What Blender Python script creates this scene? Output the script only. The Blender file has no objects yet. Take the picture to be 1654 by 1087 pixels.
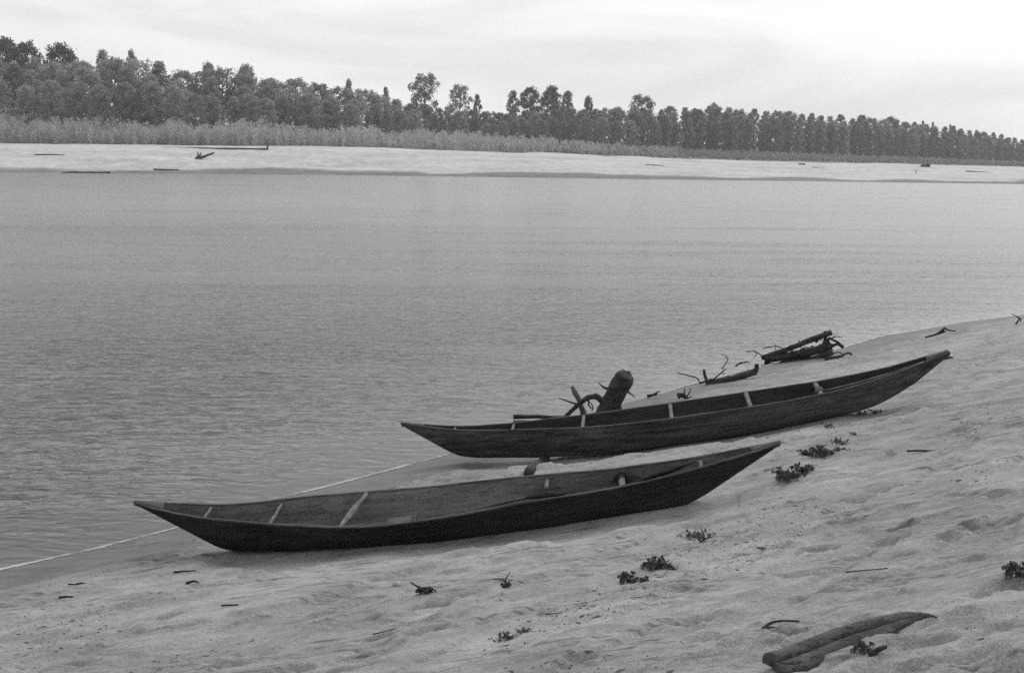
import bpy, math, random
import numpy as np
from mathutils import Vector, Matrix

random.seed(7)
RNG = np.random.default_rng(11)
SC = bpy.context.scene
COL = SC.collection

# ------------------------------------------------------------------ camera
F = 2297.0                       # focal length in photograph pixels (50 mm on 36 mm film)
H = 4.0                          # eye height above the river
ROLL = math.atan(16 / 1654.0)
PITCH = math.atan((543.5 - 249.0) / F)
FW = np.array([0, math.cos(PITCH), -math.sin(PITCH)])
RT = np.array([1.0, 0, 0])
UP = np.cross(RT, FW)
CR = RT * math.cos(ROLL) + UP * math.sin(ROLL)
CU = UP * math.cos(ROLL) - RT * math.sin(ROLL)
CAMP = np.array([0, 0, H])
cam = bpy.data.cameras.new('camera')
cam.lens = 50
cam.sensor_width = 36
cam.clip_start = 0.1
cam.clip_end = 6000
camo = bpy.data.objects.new('camera', cam)
COL.objects.link(camo)
M = Matrix(((CR[0], CU[0], -FW[0], 0), (CR[1], CU[1], -FW[1], 0), (CR[2], CU[2], -FW[2], H), (0, 0, 0, 1)))
camo.matrix_world = M
SC.camera = camo

# ------------------------------------------------------------------ sky and sun
SUN_EL, SUN_AZ = math.radians(46), math.radians(28)      # azimuth from +Y towards +X
world = bpy.data.worlds.new('World')
SC.world = world
world.use_nodes = True
wt = world.node_tree
wt.nodes.clear()
def wn(t, **kw):
    n = wt.nodes.new(t)
    for k, v in kw.items():
        setattr(n, k, v)
    return n
w_out = wn('ShaderNodeOutputWorld')
w_bg = wn('ShaderNodeBackground')
w_bg.inputs['Strength'].default_value = 0.1
sky = wn('ShaderNodeTexSky')
sky.sky_type = 'NISHITA'
sky.sun_disc = False
sky.sun_elevation = SUN_EL
sky.sun_rotation = SUN_AZ
sky.dust_density = 3.0
bw = wn('ShaderNodeRGBToBW')
wt.links.new(sky.outputs[0], bw.inputs[0])
tc = wn('ShaderNodeTexCoord')
mp = wn('ShaderNodeMapping')
mp.inputs['Scale'].default_value = (2.6, 2.6, 15.0)
mp.inputs['Rotation'].default_value = (0.05, 0.07, 0.4)
wt.links.new(tc.outputs['Generated'], mp.inputs[0])
nz = wn('ShaderNodeTexNoise')
nz.inputs['Scale'].default_value = 1.25
nz.inputs['Detail'].default_value = 5
nz.inputs['Roughness'].default_value = 0.5
nz.inputs['Distortion'].default_value = 0.6
wt.links.new(mp.outputs[0], nz.inputs['Vector'])
cr = wn('ShaderNodeMapRange')
cr.inputs['From Min'].default_value = 0.34
cr.inputs['From Max'].default_value = 0.60
cr.inputs['To Min'].default_value = 7.5
cr.inputs['To Max'].default_value = 9.6
cr.interpolation_type = 'SMOOTHSTEP'
wt.links.new(nz.outputs['Fac'], cr.inputs['Value'])
mixw = wn('ShaderNodeMix')
mixw.inputs['Factor'].default_value = 0.90
wt.links.new(bw.outputs[0], mixw.inputs['A'])
wt.links.new(cr.outputs[0], mixw.inputs['B'])
# the cloud layer is brighter towards the hidden sun
vd = wn('ShaderNodeVectorMath', operation='DOT_PRODUCT')
wt.links.new(tc.outputs['Generated'], vd.inputs[0])
vd.inputs[1].default_value = (math.sin(SUN_AZ) * math.cos(SUN_EL), math.cos(SUN_AZ) * math.cos(SUN_EL), math.sin(SUN_EL))
glow = wn('ShaderNodeMapRange')
glow.inputs['From Min'].default_value = -0.4
glow.inputs['From Max'].default_value = 1.0
glow.inputs['To Min'].default_value = 0.66
glow.inputs['To Max'].default_value = 1.25
wt.links.new(vd.outputs['Value'], glow.inputs['Value'])
mulw = wn('ShaderNodeMath', operation='MULTIPLY')
wt.links.new(mixw.outputs[0], mulw.inputs[0])
wt.links.new(glow.outputs[0], mulw.inputs[1])
wt.links.new(mulw.outputs[0], w_bg.inputs['Color'])
wt.links.new(w_bg.outputs[0], w_out.inputs['Surface'])

sun = bpy.data.lights.new('sun', 'SUN')
sun.energy = 1.2
sun.angle = math.radians(55)
sun.color = (1, 1, 1)
suno = bpy.data.objects.new('sun', sun)
COL.objects.link(suno)
sv = Vector((math.sin(SUN_AZ) * math.cos(SUN_EL), math.cos(SUN_AZ) * math.cos(SUN_EL), math.sin(SUN_EL)))
suno.rotation_euler = (-sv).to_track_quat('-Z', 'Y').to_euler()
suno.location = (0, 0, 60)

SC.view_settings.view_transform = 'Standard'
SC.view_settings.look = 'None'
SC.view_settings.exposure = 0.0
SC.view_settings.gamma = 1.0
SC.cycles.use_denoising = False
SC.cycles.max_bounces = 6
SC.cycles.diffuse_bounces = 3
SC.cycles.transparent_max_bounces = 6
SC.cycles.volume_bounces = 1

# ------------------------------------------------------------------ helpers
def ray(px, py):
    return FW + CR * (px - 827) / F + CU * (543.5 - py) / F
def at_y(px, py, y):
    d = ray(px, py)
    return CAMP + d * (y / d[1])
def proj(P):
    P = np.asarray(P, float) - CAMP
    z = P @ FW
    return np.stack([827 + F * (P @ CR) / z, 543.5 - F * (P @ CU) / z], -1)

def tag(o, label=None, cat=None, group=None, kind=None):
    if label: o['label'] = label
    if cat: o['category'] = cat
    if group: o['group'] = group
    if kind: o['kind'] = kind
    return o

def make_mesh(name, V, Fc, smooth=True, attrs=None):
    """V (n,3) array, Fc list of tuples or (m,4)/(m,3) array."""
    me = bpy.data.meshes.new(name)
    V = np.asarray(V, np.float32)
    if isinstance(Fc, np.ndarray):
        m, k = Fc.shape
        me.vertices.add(len(V))
        me.vertices.foreach_set('co', V.ravel())
        me.loops.add(m * k)
        me.loops.foreach_set('vertex_index', Fc.astype(np.int32).ravel())
        me.polygons.add(m)
        me.polygons.foreach_set('loop_start', np.arange(0, m * k, k, dtype=np.int32))
        me.update(calc_edges=True)
    else:
        me.from_pydata([tuple(map(float, v)) for v in V], [], [tuple(map(int, f)) for f in Fc])
        me.update()
    if smooth:
        me.polygons.foreach_set('use_smooth', np.ones(len(me.polygons), bool))
    for nm, arr in (attrs or {}).items():
        a = me.attributes.new(nm, 'FLOAT', 'POINT')
        a.data.foreach_set('value', np.asarray(arr, np.float32))
    return me

def link(name, me, mat=None, parent=None):
    o = bpy.data.objects.new(name, me)
    COL.objects.link(o)
    if mat is not None and me is not None and not me.materials:
        me.materials.append(mat)
    if parent is not None:
        o.parent = parent
    return o

def empty(name, loc=(0, 0, 0)):
    o = bpy.data.objects.new(name, None)
    o.empty_display_size = 0.2
    o.location = [float(c) for c in loc]
    COL.objects.link(o)
    return o

class MB:
    """collects pieces of ONE part"""
    def __init__(s): s.v = []; s.f = []
    def add(s, V, Fc):
        n = len(s.v)
        s.v += [tuple(map(float, p)) for p in V]
        s.f += [tuple(i + n for i in f) for f in Fc]
    def tube(s, pts, rad, n=8, jit=0.0, seed=0, caps=True):
        r = np.random.default_rng(seed + 1)
        pts = np.asarray(pts, float); m = len(pts)
        rad = np.broadcast_to(np.asarray(rad, float), (m,)) if np.ndim(rad) else np.full(m, float(rad))
        V = []
        ref = np.array([0.13, 0.31, 0.94])
        for i in range(m):
            t = pts[min(i + 1, m - 1)] - pts[max(i - 1, 0)]
            t = t / (np.linalg.norm(t) + 1e-9)
            a = np.cross(t, ref)
            if np.linalg.norm(a) < 1e-3: a = np.cross(t, [1, 0, 0])
            a /= np.linalg.norm(a); b = np.cross(t, a)
            for k in range(n):
                q = 2 * math.pi * k / n
                rr = rad[i] * (1 + jit * r.uniform(-1, 1))
                V.append(pts[i] + a * math.cos(q) * rr + b * math.sin(q) * rr)
        Fc = [(i * n + k, i * n + (k + 1) % n, (i + 1) * n + (k + 1) % n, (i + 1) * n + k) for i in range(m - 1) for k in range(n)]
        if caps:
            Fc.append(tuple(range(n - 1, -1, -1)))
            Fc.append(tuple((m - 1) * n + k for k in range(n)))
        s.add(V, Fc)
        return s
    def box(s, c, ax, ay, az):
        c, ax, ay, az = [np.asarray(q, float) for q in (c, ax, ay, az)]
        V = [c + i * ax + j * ay + k * az for i in (-1, 1) for j in (-1, 1) for k in (-1, 1)]
        s.add(V, [(0, 1, 3, 2), (4, 6, 7, 5), (0, 4, 5, 1), (2, 3, 7, 6), (0, 2, 6, 4), (1, 5, 7, 3)])
        return s
    def build(s, name, mat, parent=None, smooth=True):
        V = np.array(s.v)
        if parent is not None and parent.type == 'EMPTY':
            V = V - np.array(parent.location)
        return link(name, make_mesh(name, V, s.f, smooth), mat, parent)

def bend(p0, p1, n=6, amp=0.0, seed=0):
    r = np.random.default_rng(seed + 50)
    p0, p1 = np.asarray(p0, float), np.asarray(p1, float)
    L = np.linalg.norm(p1 - p0)
    t = np.linspace(0, 1, n)[:, None]
    P = p0 + (p1 - p0) * t
    P[1:-1] += r.normal(0, amp * L, (n - 2, 3))
    return P
def path(ctrl, n=14):
    """smooth curve through control points"""
    ctrl = np.asarray(ctrl, float)
    m = len(ctrl)
    s = np.linspace(0, m - 1, n)
    out = []
    for q in s:
        i = min(int(q), m - 2); t = q - i
        p0 = ctrl[max(i - 1, 0)]; p1 = ctrl[i]; p2 = ctrl[i + 1]; p3 = ctrl[min(i + 2, m - 1)]
        out.append(0.5 * (2 * p1 + (p2 - p0) * t + (2 * p0 - 5 * p1 + 4 * p2 - p3) * t * t + (3 * p1 - p0 - 3 * p2 + p3) * t ** 3))
    return np.array(out)

_tab = {}
def vnoise(x, y, seed=0):
    if seed not in _tab:
        _tab[seed] = np.random.default_rng(seed + 900).random((256, 256))
    T = _tab[seed]
    xi = np.floor(x).astype(int); yi = np.floor(y).astype(int)
    fx = x - xi; fy = y - yi
    fx = fx * fx * fx * (fx * (fx * 6 - 15) + 10); fy = fy * fy * fy * (fy * (fy * 6 - 15) + 10)
    a = T[xi & 255, yi & 255]; b = T[(xi + 1) & 255, yi & 255]; c = T[xi & 255, (yi + 1) & 255]; d = T[(xi + 1) & 255, (yi + 1) & 255]
    return (a * (1 - fx) + b * fx) * (1 - fy) + (c * (1 - fx) + d * fx) * fy - 0.5
def fbm(x, y, oct=4, seed=0, gain=0.5):
    s = 0; a = 1.0
    for o in range(oct):
        s = s + a * vnoise(x * 2 ** o + 17.3 * o, y * 2 ** o + 5.1 * o, seed + o); a *= gain
    return s

# ------------------------------------------------------------------ materials
def mat_new(name):
    m = bpy.data.materials.new(name)
    m.use_nodes = True
    nt = m.node_tree
    bs = nt.nodes['Principled BSDF']
    return m, nt, bs
def N(nt, t, **kw):
    n = nt.nodes.new(t)
    for k, v in kw.items():
        if k in n.inputs.keys(): n.inputs[k].default_value = v
        else: setattr(n, k, v)
    return n
def noise_node(nt, vec, scale, detail=4, rough=0.55, dist=0.0):
    n = N(nt, 'ShaderNodeTexNoise', Scale=scale, Detail=detail, Roughness=rough, Distortion=dist)
    nt.links.new(vec, n.inputs['Vector'])
    return n.outputs['Fac']
def maprange(nt, v, a, b, c, d, smooth=True):
    n = N(nt, 'ShaderNodeMapRange')
    n.inputs['From Min'].default_value = a; n.inputs['From Max'].default_value = b
    n.inputs['To Min'].default_value = c; n.inputs['To Max'].default_value = d
    if smooth: n.interpolation_type = 'SMOOTHSTEP'
    nt.links.new(v, n.inputs['Value'])
    return n.outputs[0]
def mathn(nt, op, a, b=None):
    n = N(nt, 'ShaderNodeMath', operation=op)
    for i, q in enumerate((a, b)):
        if q is None: continue
        if isinstance(q, (int, float)): n.inputs[i].default_value = q
        else: nt.links.new(q, n.inputs[i])
    return n.outputs[0]
def mixf(nt, f, a, b):
    n = N(nt, 'ShaderNodeMix')
    for nm, q in (('Factor', f), ('A', a), ('B', b)):
        if isinstance(q, (int, float)): n.inputs[nm].default_value = q
        else: nt.links.new(q, n.inputs[nm])
    return n.outputs[0]
def mapping(nt, src, scale=(1, 1, 1), rot=(0, 0, 0)):
    n = N(nt, 'ShaderNodeMapping')
    n.inputs['Scale'].default_value = scale; n.inputs['Rotation'].default_value = rot
    nt.links.new(src, n.inputs[0])
    return n.outputs[0]
def bump(nt, h, strength, dist, bs):
    n = N(nt, 'ShaderNodeBump')
    n.inputs['Strength'].default_value = strength; n.inputs['Distance'].default_value = dist
    nt.links.new(h, n.inputs['Height'])
    nt.links.new(n.outputs[0], bs.inputs['Normal'])

def wood_mat(name, dark, light, rough=0.75, grain=(1.1, 22, 22), patch=1.6, spec=0.25, pale=0.0, bump_s=0.5):
    m, nt, bs = mat_new(name)
    tcx = N(nt, 'ShaderNodeTexCoord').outputs['Object']
    g = noise_node(nt, mapping(nt, tcx, grain), 1.0, 6, 0.65, 0.4)
    p = noise_node(nt, mapping(nt, tcx, (patch * 0.5, patch * 2, patch * 2)), 1.0, 5, 0.6)
    fine = noise_node(nt, tcx, 60.0, 3, 0.6)
    v = mathn(nt, 'ADD', mathn(nt, 'MULTIPLY', g, 0.55), mathn(nt, 'MULTIPLY', p, 0.45))
    col = maprange(nt, v, 0.36, 0.66, dark, light)
    col = mathn(nt, 'MULTIPLY', col, maprange(nt, fine, 0.3, 0.7, 0.72, 1.25))
    cracks = noise_node(nt, mapping(nt, tcx, (grain[0] * 0.6, grain[1] * 1.6, grain[2] * 1.6)), 1.0, 3, 0.5, 0.2)
    ck = maprange(nt, mathn(nt, 'ABSOLUTE', mathn(nt, 'SUBTRACT', cracks, 0.5)), 0.0, 0.016, 0.25, 1.0)
    col = mathn(nt, 'MULTIPLY', col, ck)
    if pale:
        pp = maprange(nt, p, 0.55, 0.72, 0, pale)
        col = mathn(nt, 'ADD', col, pp)
    nt.links.new(col, bs.inputs['Base Color'])
    bs.inputs['Roughness'].default_value = rough
    bs.inputs['Specular IOR Level'].default_value = spec
    bump(nt, mathn(nt, 'MULTIPLY', mathn(nt, 'ADD', g, mathn(nt, 'MULTIPLY', fine, 0.3)), ck), bump_s, 0.008, bs)
    return m

M_HULL1 = wood_mat('tarred_wood', 0.005, 0.040, 0.7, (0.9, 20, 20), 1.3)
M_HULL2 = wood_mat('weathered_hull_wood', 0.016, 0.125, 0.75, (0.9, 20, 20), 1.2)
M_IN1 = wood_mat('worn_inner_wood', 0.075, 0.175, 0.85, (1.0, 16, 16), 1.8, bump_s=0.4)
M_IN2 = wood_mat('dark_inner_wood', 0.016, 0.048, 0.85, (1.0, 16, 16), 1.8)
M_RIM = wood_mat('gunwale_wood', 0.035, 0.11, 0.8, (1.5, 30, 30), 2.5)
M_RIM2 = wood_mat('gunwale_wood_grey', 0.04, 0.12, 0.8, (1.5, 30, 30), 2.5)
M_THW = wood_mat('peeled_pole_wood', 0.10, 0.22, 0.8, (3, 18, 18), 3)
M_DRIFT = wood_mat('dark_driftwood', 0.018, 0.070, 0.85, (6, 6, 14), 4, bump_s=0.8)
M_DRIFT2 = wood_mat('grey_driftwood', 0.07, 0.18, 0.85, (6, 6, 14), 4, bump_s=0.8)
M_ENDGRAIN = wood_mat('split_wood_end', 0.025, 0.14, 0.9, (20, 20, 20), 9)
M_BARK = wood_mat('tree_bark', 0.04, 0.12, 0.9, (3, 3, 0.6), 2)
M_ROPE = wood_mat('dark_rope', 0.015, 0.05, 0.95, (60, 60, 60), 20)
M_BOARD = wood_mat('loose_board', 0.09, 0.19, 0.85, (2, 14, 14), 3)
M_LOG = wood_mat('buried_log_bark', 0.045, 0.12, 0.85, (4, 4, 14), 5, bump_s=0.8)
M_WEED, nt, bs = mat_new('weed_leaf')
tcx = N(nt, 'ShaderNodeTexCoord').outputs['Object']
nt.links.new(maprange(nt, noise_node(nt, tcx, 30, 2), 0.3, 0.7, 0.04, 0.11), bs.inputs['Base Color'])
bs.inputs['Roughness'].default_value = 0.8
M_STONE, nt, bs = mat_new('pale_stone')
tcx = N(nt, 'ShaderNodeTexCoord').outputs['Object']
nt.links.new(maprange(nt, noise_node(nt, tcx, 25, 4), 0.3, 0.7, 0.32, 0.50), bs.inputs['Base Color'])
bs.inputs['Roughness'].default_value = 0.8
M_LITTER, nt, bs = mat_new('bark_litter')
bs.inputs['Base Color'].default_value = (0.05, 0.05, 0.05, 1); bs.inputs['Roughness'].default_value = 0.9

# near sand
M_SAND, nt, bs = mat_new('damp_river_sand')
geo = N(nt, 'ShaderNodeNewGeometry').outputs['Position']
wet = N(nt, 'ShaderNodeAttribute', attribute_name='wet').outputs['Fac']
n1 = noise_node(nt, geo, 0.55, 5, 0.6)
n2 = noise_node(nt, mapping(nt, geo, (1.2, 3.2, 1), (0, 0, math.radians(-52))), 1.3, 6, 0.65)
n3 = noise_node(nt, geo, 95.0, 3, 0.75)
n4 = noise_node(nt, geo, 260.0, 2, 0.7)
n5 = noise_node(nt, mapping(nt, geo, (.7, 1.4, 1), (0, 0, math.radians(-14))), 22.0, 6, 0.75)
c = maprange(nt, n1, 0.3, 0.7, 0.31, 0.40)
c = mathn(nt, 'MULTIPLY', c, maprange(nt, n2, 0.3, 0.7, 0.74, 1.14))
c = mathn(nt, 'MULTIPLY', c, maprange(nt, n5, 0.3, 0.7, 0.80, 1.15))
c = mathn(nt, 'MULTIPLY', c, maprange(nt, n3, 0.28, 0.72, 0.58, 1.42, False))
c = mathn(nt, 'MULTIPLY', c, maprange(nt, n4, 0.3, 0.7, 0.80, 1.20, False))
n6 = noise_node(nt, mapping(nt, geo, (3.2, 13.0, 1), (0, 0, math.radians(-14))), 1.0, 6, 0.72, 0.3)
n7 = noise_node(nt, mapping(nt, geo, (0.8, 1.6, 1), (0, 0, math.radians(-20))), 1.0, 4, 0.6)
dirt = mathn(nt, 'MULTIPLY', maprange(nt, n6, 0.50, 0.63, 0, 1), maprange(nt, n7, 0.42, 0.58, 0, 1))
c = mathn(nt, 'MULTIPLY', c, maprange(nt, dirt, 0, 1, 1.0, 0.45, False))
c = mathn(nt, 'MULTIPLY', c, maprange(nt, wet, 0, 1, 1.0, 0.40, False))
nt.links.new(c, bs.inputs['Base Color'])
nt.links.new(maprange(nt, wet, 0.2, 1, 0.95, 0.6), bs.inputs['Roughness'])
bs.inputs['Specular IOR Level'].default_value = 0.15
hb = mathn(nt, 'ADD', mathn(nt, 'MULTIPLY', n5, 1.0), mathn(nt, 'MULTIPLY', n3, 0.35))
hb = mathn(nt, 'MULTIPLY', hb, maprange(nt, wet, 0.3, 0.9, 1.0, 0.12))
bump(nt, hb, 0.9, 0.022, bs)

# far sand
M_FSAND, nt, bs = mat_new('dry_far_sand')
geo = N(nt, 'ShaderNodeNewGeometry').outputs['Position']
wet = N(nt, 'ShaderNodeAttribute', attribute_name='wet').outputs['Fac']
veg = N(nt, 'ShaderNodeAttribute', attribute_name='veg').outputs['Fac']
n1 = noise_node(nt, mapping(nt, geo, (0.05, 0.16, 1)), 1.0, 5, 0.65)
n2 = noise_node(nt, mapping(nt, geo, (0.6, 0.6, 1)), 1.0, 5, 0.75)
c = maprange(nt, n1, 0.3, 0.7, 0.44, 0.58)
c = mathn(nt, 'MULTIPLY', c, maprange(nt, n2, 0.3, 0.7, 0.8, 1.12))
c = mathn(nt, 'MULTIPLY', c, maprange(nt, wet, 0, 1, 1.0, 0.40, False))
vf = maprange(nt, mathn(nt, 'ADD', veg, mathn(nt, 'MULTIPLY', mathn(nt, 'SUBTRACT', n2, 0.5), 0.9)), 0.35, 0.65, 0, 1)
c = mixf(nt, vf, c, maprange(nt, n2, 0.3, 0.7, 0.10, 0.2))
nt.links.new(c, bs.inputs['Base Color'])
bs.inputs['Roughness'].default_value = 0.95
bs.inputs['Specular IOR Level'].default_value = 0.1

# water
M_WATER, nt, bs = mat_new('graded_river_water')
geo = N(nt, 'ShaderNodeNewGeometry').outputs['Position']
chop = N(nt, 'ShaderNodeAttribute', attribute_name='chop').outputs['Fac']
bands = noise_node(nt, mapping(nt, geo, (0.05, 0.30, 1), (0, 0, math.radians(3))), 1.0, 6, 0.65, 0.2)
nt.links.new(mathn(nt, 'MULTIPLY', chop, maprange(nt, bands, 0.34, 0.66, 0.55, 1.45)), bs.inputs['Roughness'])
painted_sheen = N(nt, 'ShaderNodeAttribute', attribute_name='painted_sheen').outputs['Fac']
nt.links.new(painted_sheen, bs.inputs['Base Color'])  # base colour paled far out, standing in for bright sky reflection
bs.inputs['IOR'].default_value = 1.333
r1 = noise_node(nt, mapping(nt, geo, (1.7, 3.4, 1), (0, 0, math.radians(14))), 1.0, 2, 0.5, 0.5)
r1 = mathn(nt, 'SUBTRACT', 1.0, mathn(nt, 'MULTIPLY', mathn(nt, 'ABSOLUTE', mathn(nt, 'SUBTRACT', r1, 0.5)), 2.6))
r2 = noise_node(nt, mapping(nt, geo, (4.5, 7.5, 1), (0, 0, math.radians(20))), 1.0, 3, 0.55, 0.3)
r3 = noise_node(nt, mapping(nt, geo, (0.25, 0.6, 1), (0, 0, math.radians(-8))), 1.0, 3, 0.5)
r4 = noise_node(nt, geo, 7.0, 2, 0.5)
patch = noise_node(nt, mapping(nt, geo, (0.013, 0.05, 1)), 1.0, 4, 0.55, 0.3)
calm = N(nt, 'ShaderNodeAttribute', attribute_name='calm').outputs['Fac']
amp = mathn(nt, 'MULTIPLY', maprange(nt, patch, 0.36, 0.64, 0.5, 1.4), calm)
hh = mathn(nt, 'ADD', mathn(nt, 'MULTIPLY', r1, 0.032), mathn(nt, 'MULTIPLY', r2, 0.010))
hh = mathn(nt, 'ADD', hh, mathn(nt, 'MULTIPLY', r3, 0.10))
hh = mathn(nt, 'ADD', hh, mathn(nt, 'MULTIPLY', r4, 0.007))
bump(nt, mathn(nt, 'MULTIPLY', hh, amp), 1.0, 1.0, bs)

M_FOAM, nt, bs = mat_new('foam')
bs.inputs['Base Color'].default_value = (0.40, 0.40, 0.40, 1); bs.inputs['Roughness'].default_value = 0.9

def leaf_mat(name, a, b, trans=0.25):
    m, nt, bs = mat_new(name)
    tone = N(nt, 'ShaderNodeAttribute', attribute_name='tone').outputs['Fac']
    rnd = N(nt, 'ShaderNodeObjectInfo').outputs['Random']
    c = maprange(nt, tone, 0, 1, a, b, False)
    c = mathn(nt, 'MULTIPLY', c, maprange(nt, rnd, 0, 1, 0.8, 1.2, False))
    nt.links.new(c, bs.inputs['Base Color'])
    bs.inputs['Roughness'].default_value = 0.65
    bs.inputs['Specular IOR Level'].default_value = 0.25
    tr = N(nt, 'ShaderNodeBsdfTranslucent')
    nt.links.new(c, tr.inputs['Color'])
    mx = N(nt, 'ShaderNodeMixShader'); mx.inputs[0].default_value = trans
    nt.links.new(bs.outputs[0], mx.inputs[1]); nt.links.new(tr.outputs[0], mx.inputs[2])
    nt.links.new(mx.outputs[0], nt.nodes['Material Output'].inputs['Surface'])
    return m
M_LEAF = leaf_mat('broad_leaf', 0.17, 0.29, .35)
M_LEAFP = leaf_mat('pale_willow_leaf', 0.26, 0.42, .4)
M_LEAFD = leaf_mat('dark_leaf', 0.08, 0.16, .3)
M_SCRUB = leaf_mat('willow_leaf', 0.30, 0.48, .4)
M_GRASS = leaf_mat('bank_grass', 0.22, 0.36, .3)

# ------------------------------------------------------------------ terrain of the near beach
SH = np.array([(-40, -28), (-18, -2.5), (-9.2, 7.9), (-4.89, 13.24), (-4.21, 13.95), (-3.59, 14.77), (-2.7, 16.17), (-1.74, 17.41), (-0.87, 18.66), (1.85, 22.76), (2.68, 23.96),
               (3.29, 25.0), (4.95, 27.2), (7.05, 29.83), (8.24, 31.66), (10.99, 34.6), (13.23, 36.55), (22, 43.5), (45, 60), (90, 90)])
S0 = np.array([-4.89, 13.24]); SE = np.array([0.614, 0.789]); SE /= np.linalg.norm(SE)
SN = np.array([SE[1], -SE[0]])
_su = (SH - S0) @ SE; _sw = (SH - S0) @ SN
def shore_uw(x, y):
    u = (x - S0[0]) * SE[0] + (y - S0[1]) * SE[1]
    w = (x - S0[0]) * SN[0] + (y - S0[1]) * SN[1]
    return u, w - np.interp(u, _su, _sw)

BOATS = {
 'near': dict(pL=np.array([-2.704, 13.195, 0.2]), pR=np.array([1.644, 12.738, 0.812]), heel=9,
  X=np.linspace(-0.79, 5.29, 33),
  b=[0.026, 0.087, 0.123, 0.157, 0.18, 0.204, 0.253, 0.302, 0.338, 0.375, 0.406, 0.432, 0.44, 0.44, 0.436, 0.421, 0.406, 0.389, 0.366, 0.343, 0.32, 0.306, 0.293, 0.27, 0.247, 0.227, 0.205, 0.181, 0.147, 0.125, 0.102, 0.074, 0.034],
  g=[0.618, 0.562, 0.515, 0.467, 0.426, 0.4, 0.385, 0.37, 0.356, 0.342, 0.326, 0.31, 0.302, 0.297, 0.294, 0.296, 0.303, 0.311, 0.32, 0.329, 0.338, 0.341, 0.342, 0.347, 0.352, 0.366, 0.381, 0.396, 0.417, 0.443, 0.47, 0.501, 0.538],
  k=[0.6, 0.481, 0.353, 0.224, 0.091, 0.036, 0.03, 0.025, 0.018, 0.016, 0.012, 0.008, 0.002, -0.004, -0.012, -0.02, -0.018, -0.016, -0.015, -0.015, -0.014, -0.006, 0.004, 0.012, 0.02, 0.026, 0.032, 0.038, 0.103, 0.207, 0.312, 0.415, 0.516]),
 'far': dict(pL=np.array([-0.538, 17.789, 0.15]), pR=np.array([4.49, 17.349, 0.927]), heel=4,
  X=np.linspace(-0.79, 6.07, 33),
  b=[0.031, 0.049, 0.075, 0.098, 0.115, 0.138, 0.166, 0.197, 0.234, 0.274, 0.31, 0.339, 0.36, 0.379, 0.388, 0.4, 0.408, 0.405, 0.401, 0.399, 0.396, 0.396, 0.392, 0.374, 0.351, 0.330, 0.31, 0.275, 0.228, 0.19, 0.153, 0.121, 0.077],
  g=[0.568, 0.521, 0.471, 0.419, 0.385, 0.364, 0.349, 0.336, 0.326, 0.316, 0.306, 0.297, 0.291, 0.288, 0.287, 0.287, 0.288, 0.293, 0.298, 0.304, 0.31, 0.315, 0.32, 0.328, 0.337, 0.348, 0.367, 0.393, 0.425, 0.464, 0.503, 0.556, 0.598],
  k=[0.545, 0.382, 0.221, 0.065, 0.006, -0.018, -0.041, -0.065, -0.086, -0.098, -0.111, -0.125, -0.128, -0.128, -0.13, -0.128, -0.122, -0.118, -0.120, -0.118, -0.111, -0.092, -0.073, -0.056, -0.04, -0.025, -0.001, 0.022, 0.079, 0.17, 0.275, 0.418, 0.559]),
}
for B in BOATS.values():
    ax = B['pR'] - B['pL']; ax /= np.linalg.norm(ax)
    lat = np.array([-ax[1], ax[0], 0]); lat /= np.linalg.norm(lat)
    up0 = np.cross(ax, lat); h = math.radians(B['heel'])
    la = lat * math.cos(h) + up0 * math.sin(h)
    B.update(ax=ax, la=la, up=np.cross(ax, la))
    for q in 'bgk': B[q] = np.array(B[q])
    for q in 'bg':                                    # fair the curves
        a = B[q].copy(); a[1:-1] = 0.25 * a[:-2] + 0.5 * a[1:-1] + 0.25 * a[2:]
        B[q] = a

def base_z(x, y):
    u, d = shore_uw(x, y)
    uc = np.clip(u, -6, 12)
    z = np.where(d > 0, 0.13 * d * (1 + 0.024 * uc) + 0.0045 * d * d, 0.10 * d)
    z = np.where(d > 14, (0.13 * 14 * (1 + 0.024 * uc) + 0.0045 * 196) + 0.08 * (d - 14), z)
    return np.maximum(z, -1.6)
# the sand fits the bottoms of the boats lying on it
def boat_corr(x, y, z):
    for nm, B in BOATS.items():
        o, ax = B['pL'], B['ax']
        hx = np.array([ax[0], ax[1]]); hl = np.linalg.norm(hx); e = hx / hl
        s = (x - o[0]) * e[0] + (y - o[1]) * e[1]
        r = -(x - o[0]) * e[1] + (y - o[1]) * e[0]
        X = s / hl
        kk = np.interp(X, B['X'], B['k'])
        lo, hi = (1.25, 4.30) if nm == 'near' else (2.5, 4.6)
        Xc = np.clip(X, lo, hi); kc = np.interp(Xc, B['X'], B['k'])
        tz = o[2] + ax[2] * Xc + kc * B['up'][2] + 0.012
        r0 = -0.08 if nm == 'near' else -0.02
        wgt = np.exp(-((r - r0) / 0.75) ** 2) * np.exp(-(np.maximum(0, np.maximum(lo - X, X - hi)) / 0.7) ** 2)
        tz = tz + (r - r0) * (0.05 if nm == 'near' else -0.02)
        z = z * (1 - wgt) + tz * wgt
    return z
def smooth_z(x, y):
    z = base_z(x, y)
    z = z - 0.13 * np.exp(-((x - .45) / .8) ** 2 - ((y - 17.55) / .6) ** 2) - 0.05 * np.exp(-((x + 2.5) / .6) ** 2 - ((y - 13.1) / .45) ** 2)
    return boat_corr(x, y, z)
def on_ground(px, py, lift=0.0):
    d = ray(px, py)
    t = np.linspace(4, 60, 5601)
    P = CAMP[:, None] + d[:, None] * t
    z = smooth_z(P[0], P[1])
    i = int(np.argmax(P[2] <= z)) 
    p = P[:, i].copy(); p[2] += lift
    return p

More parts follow.
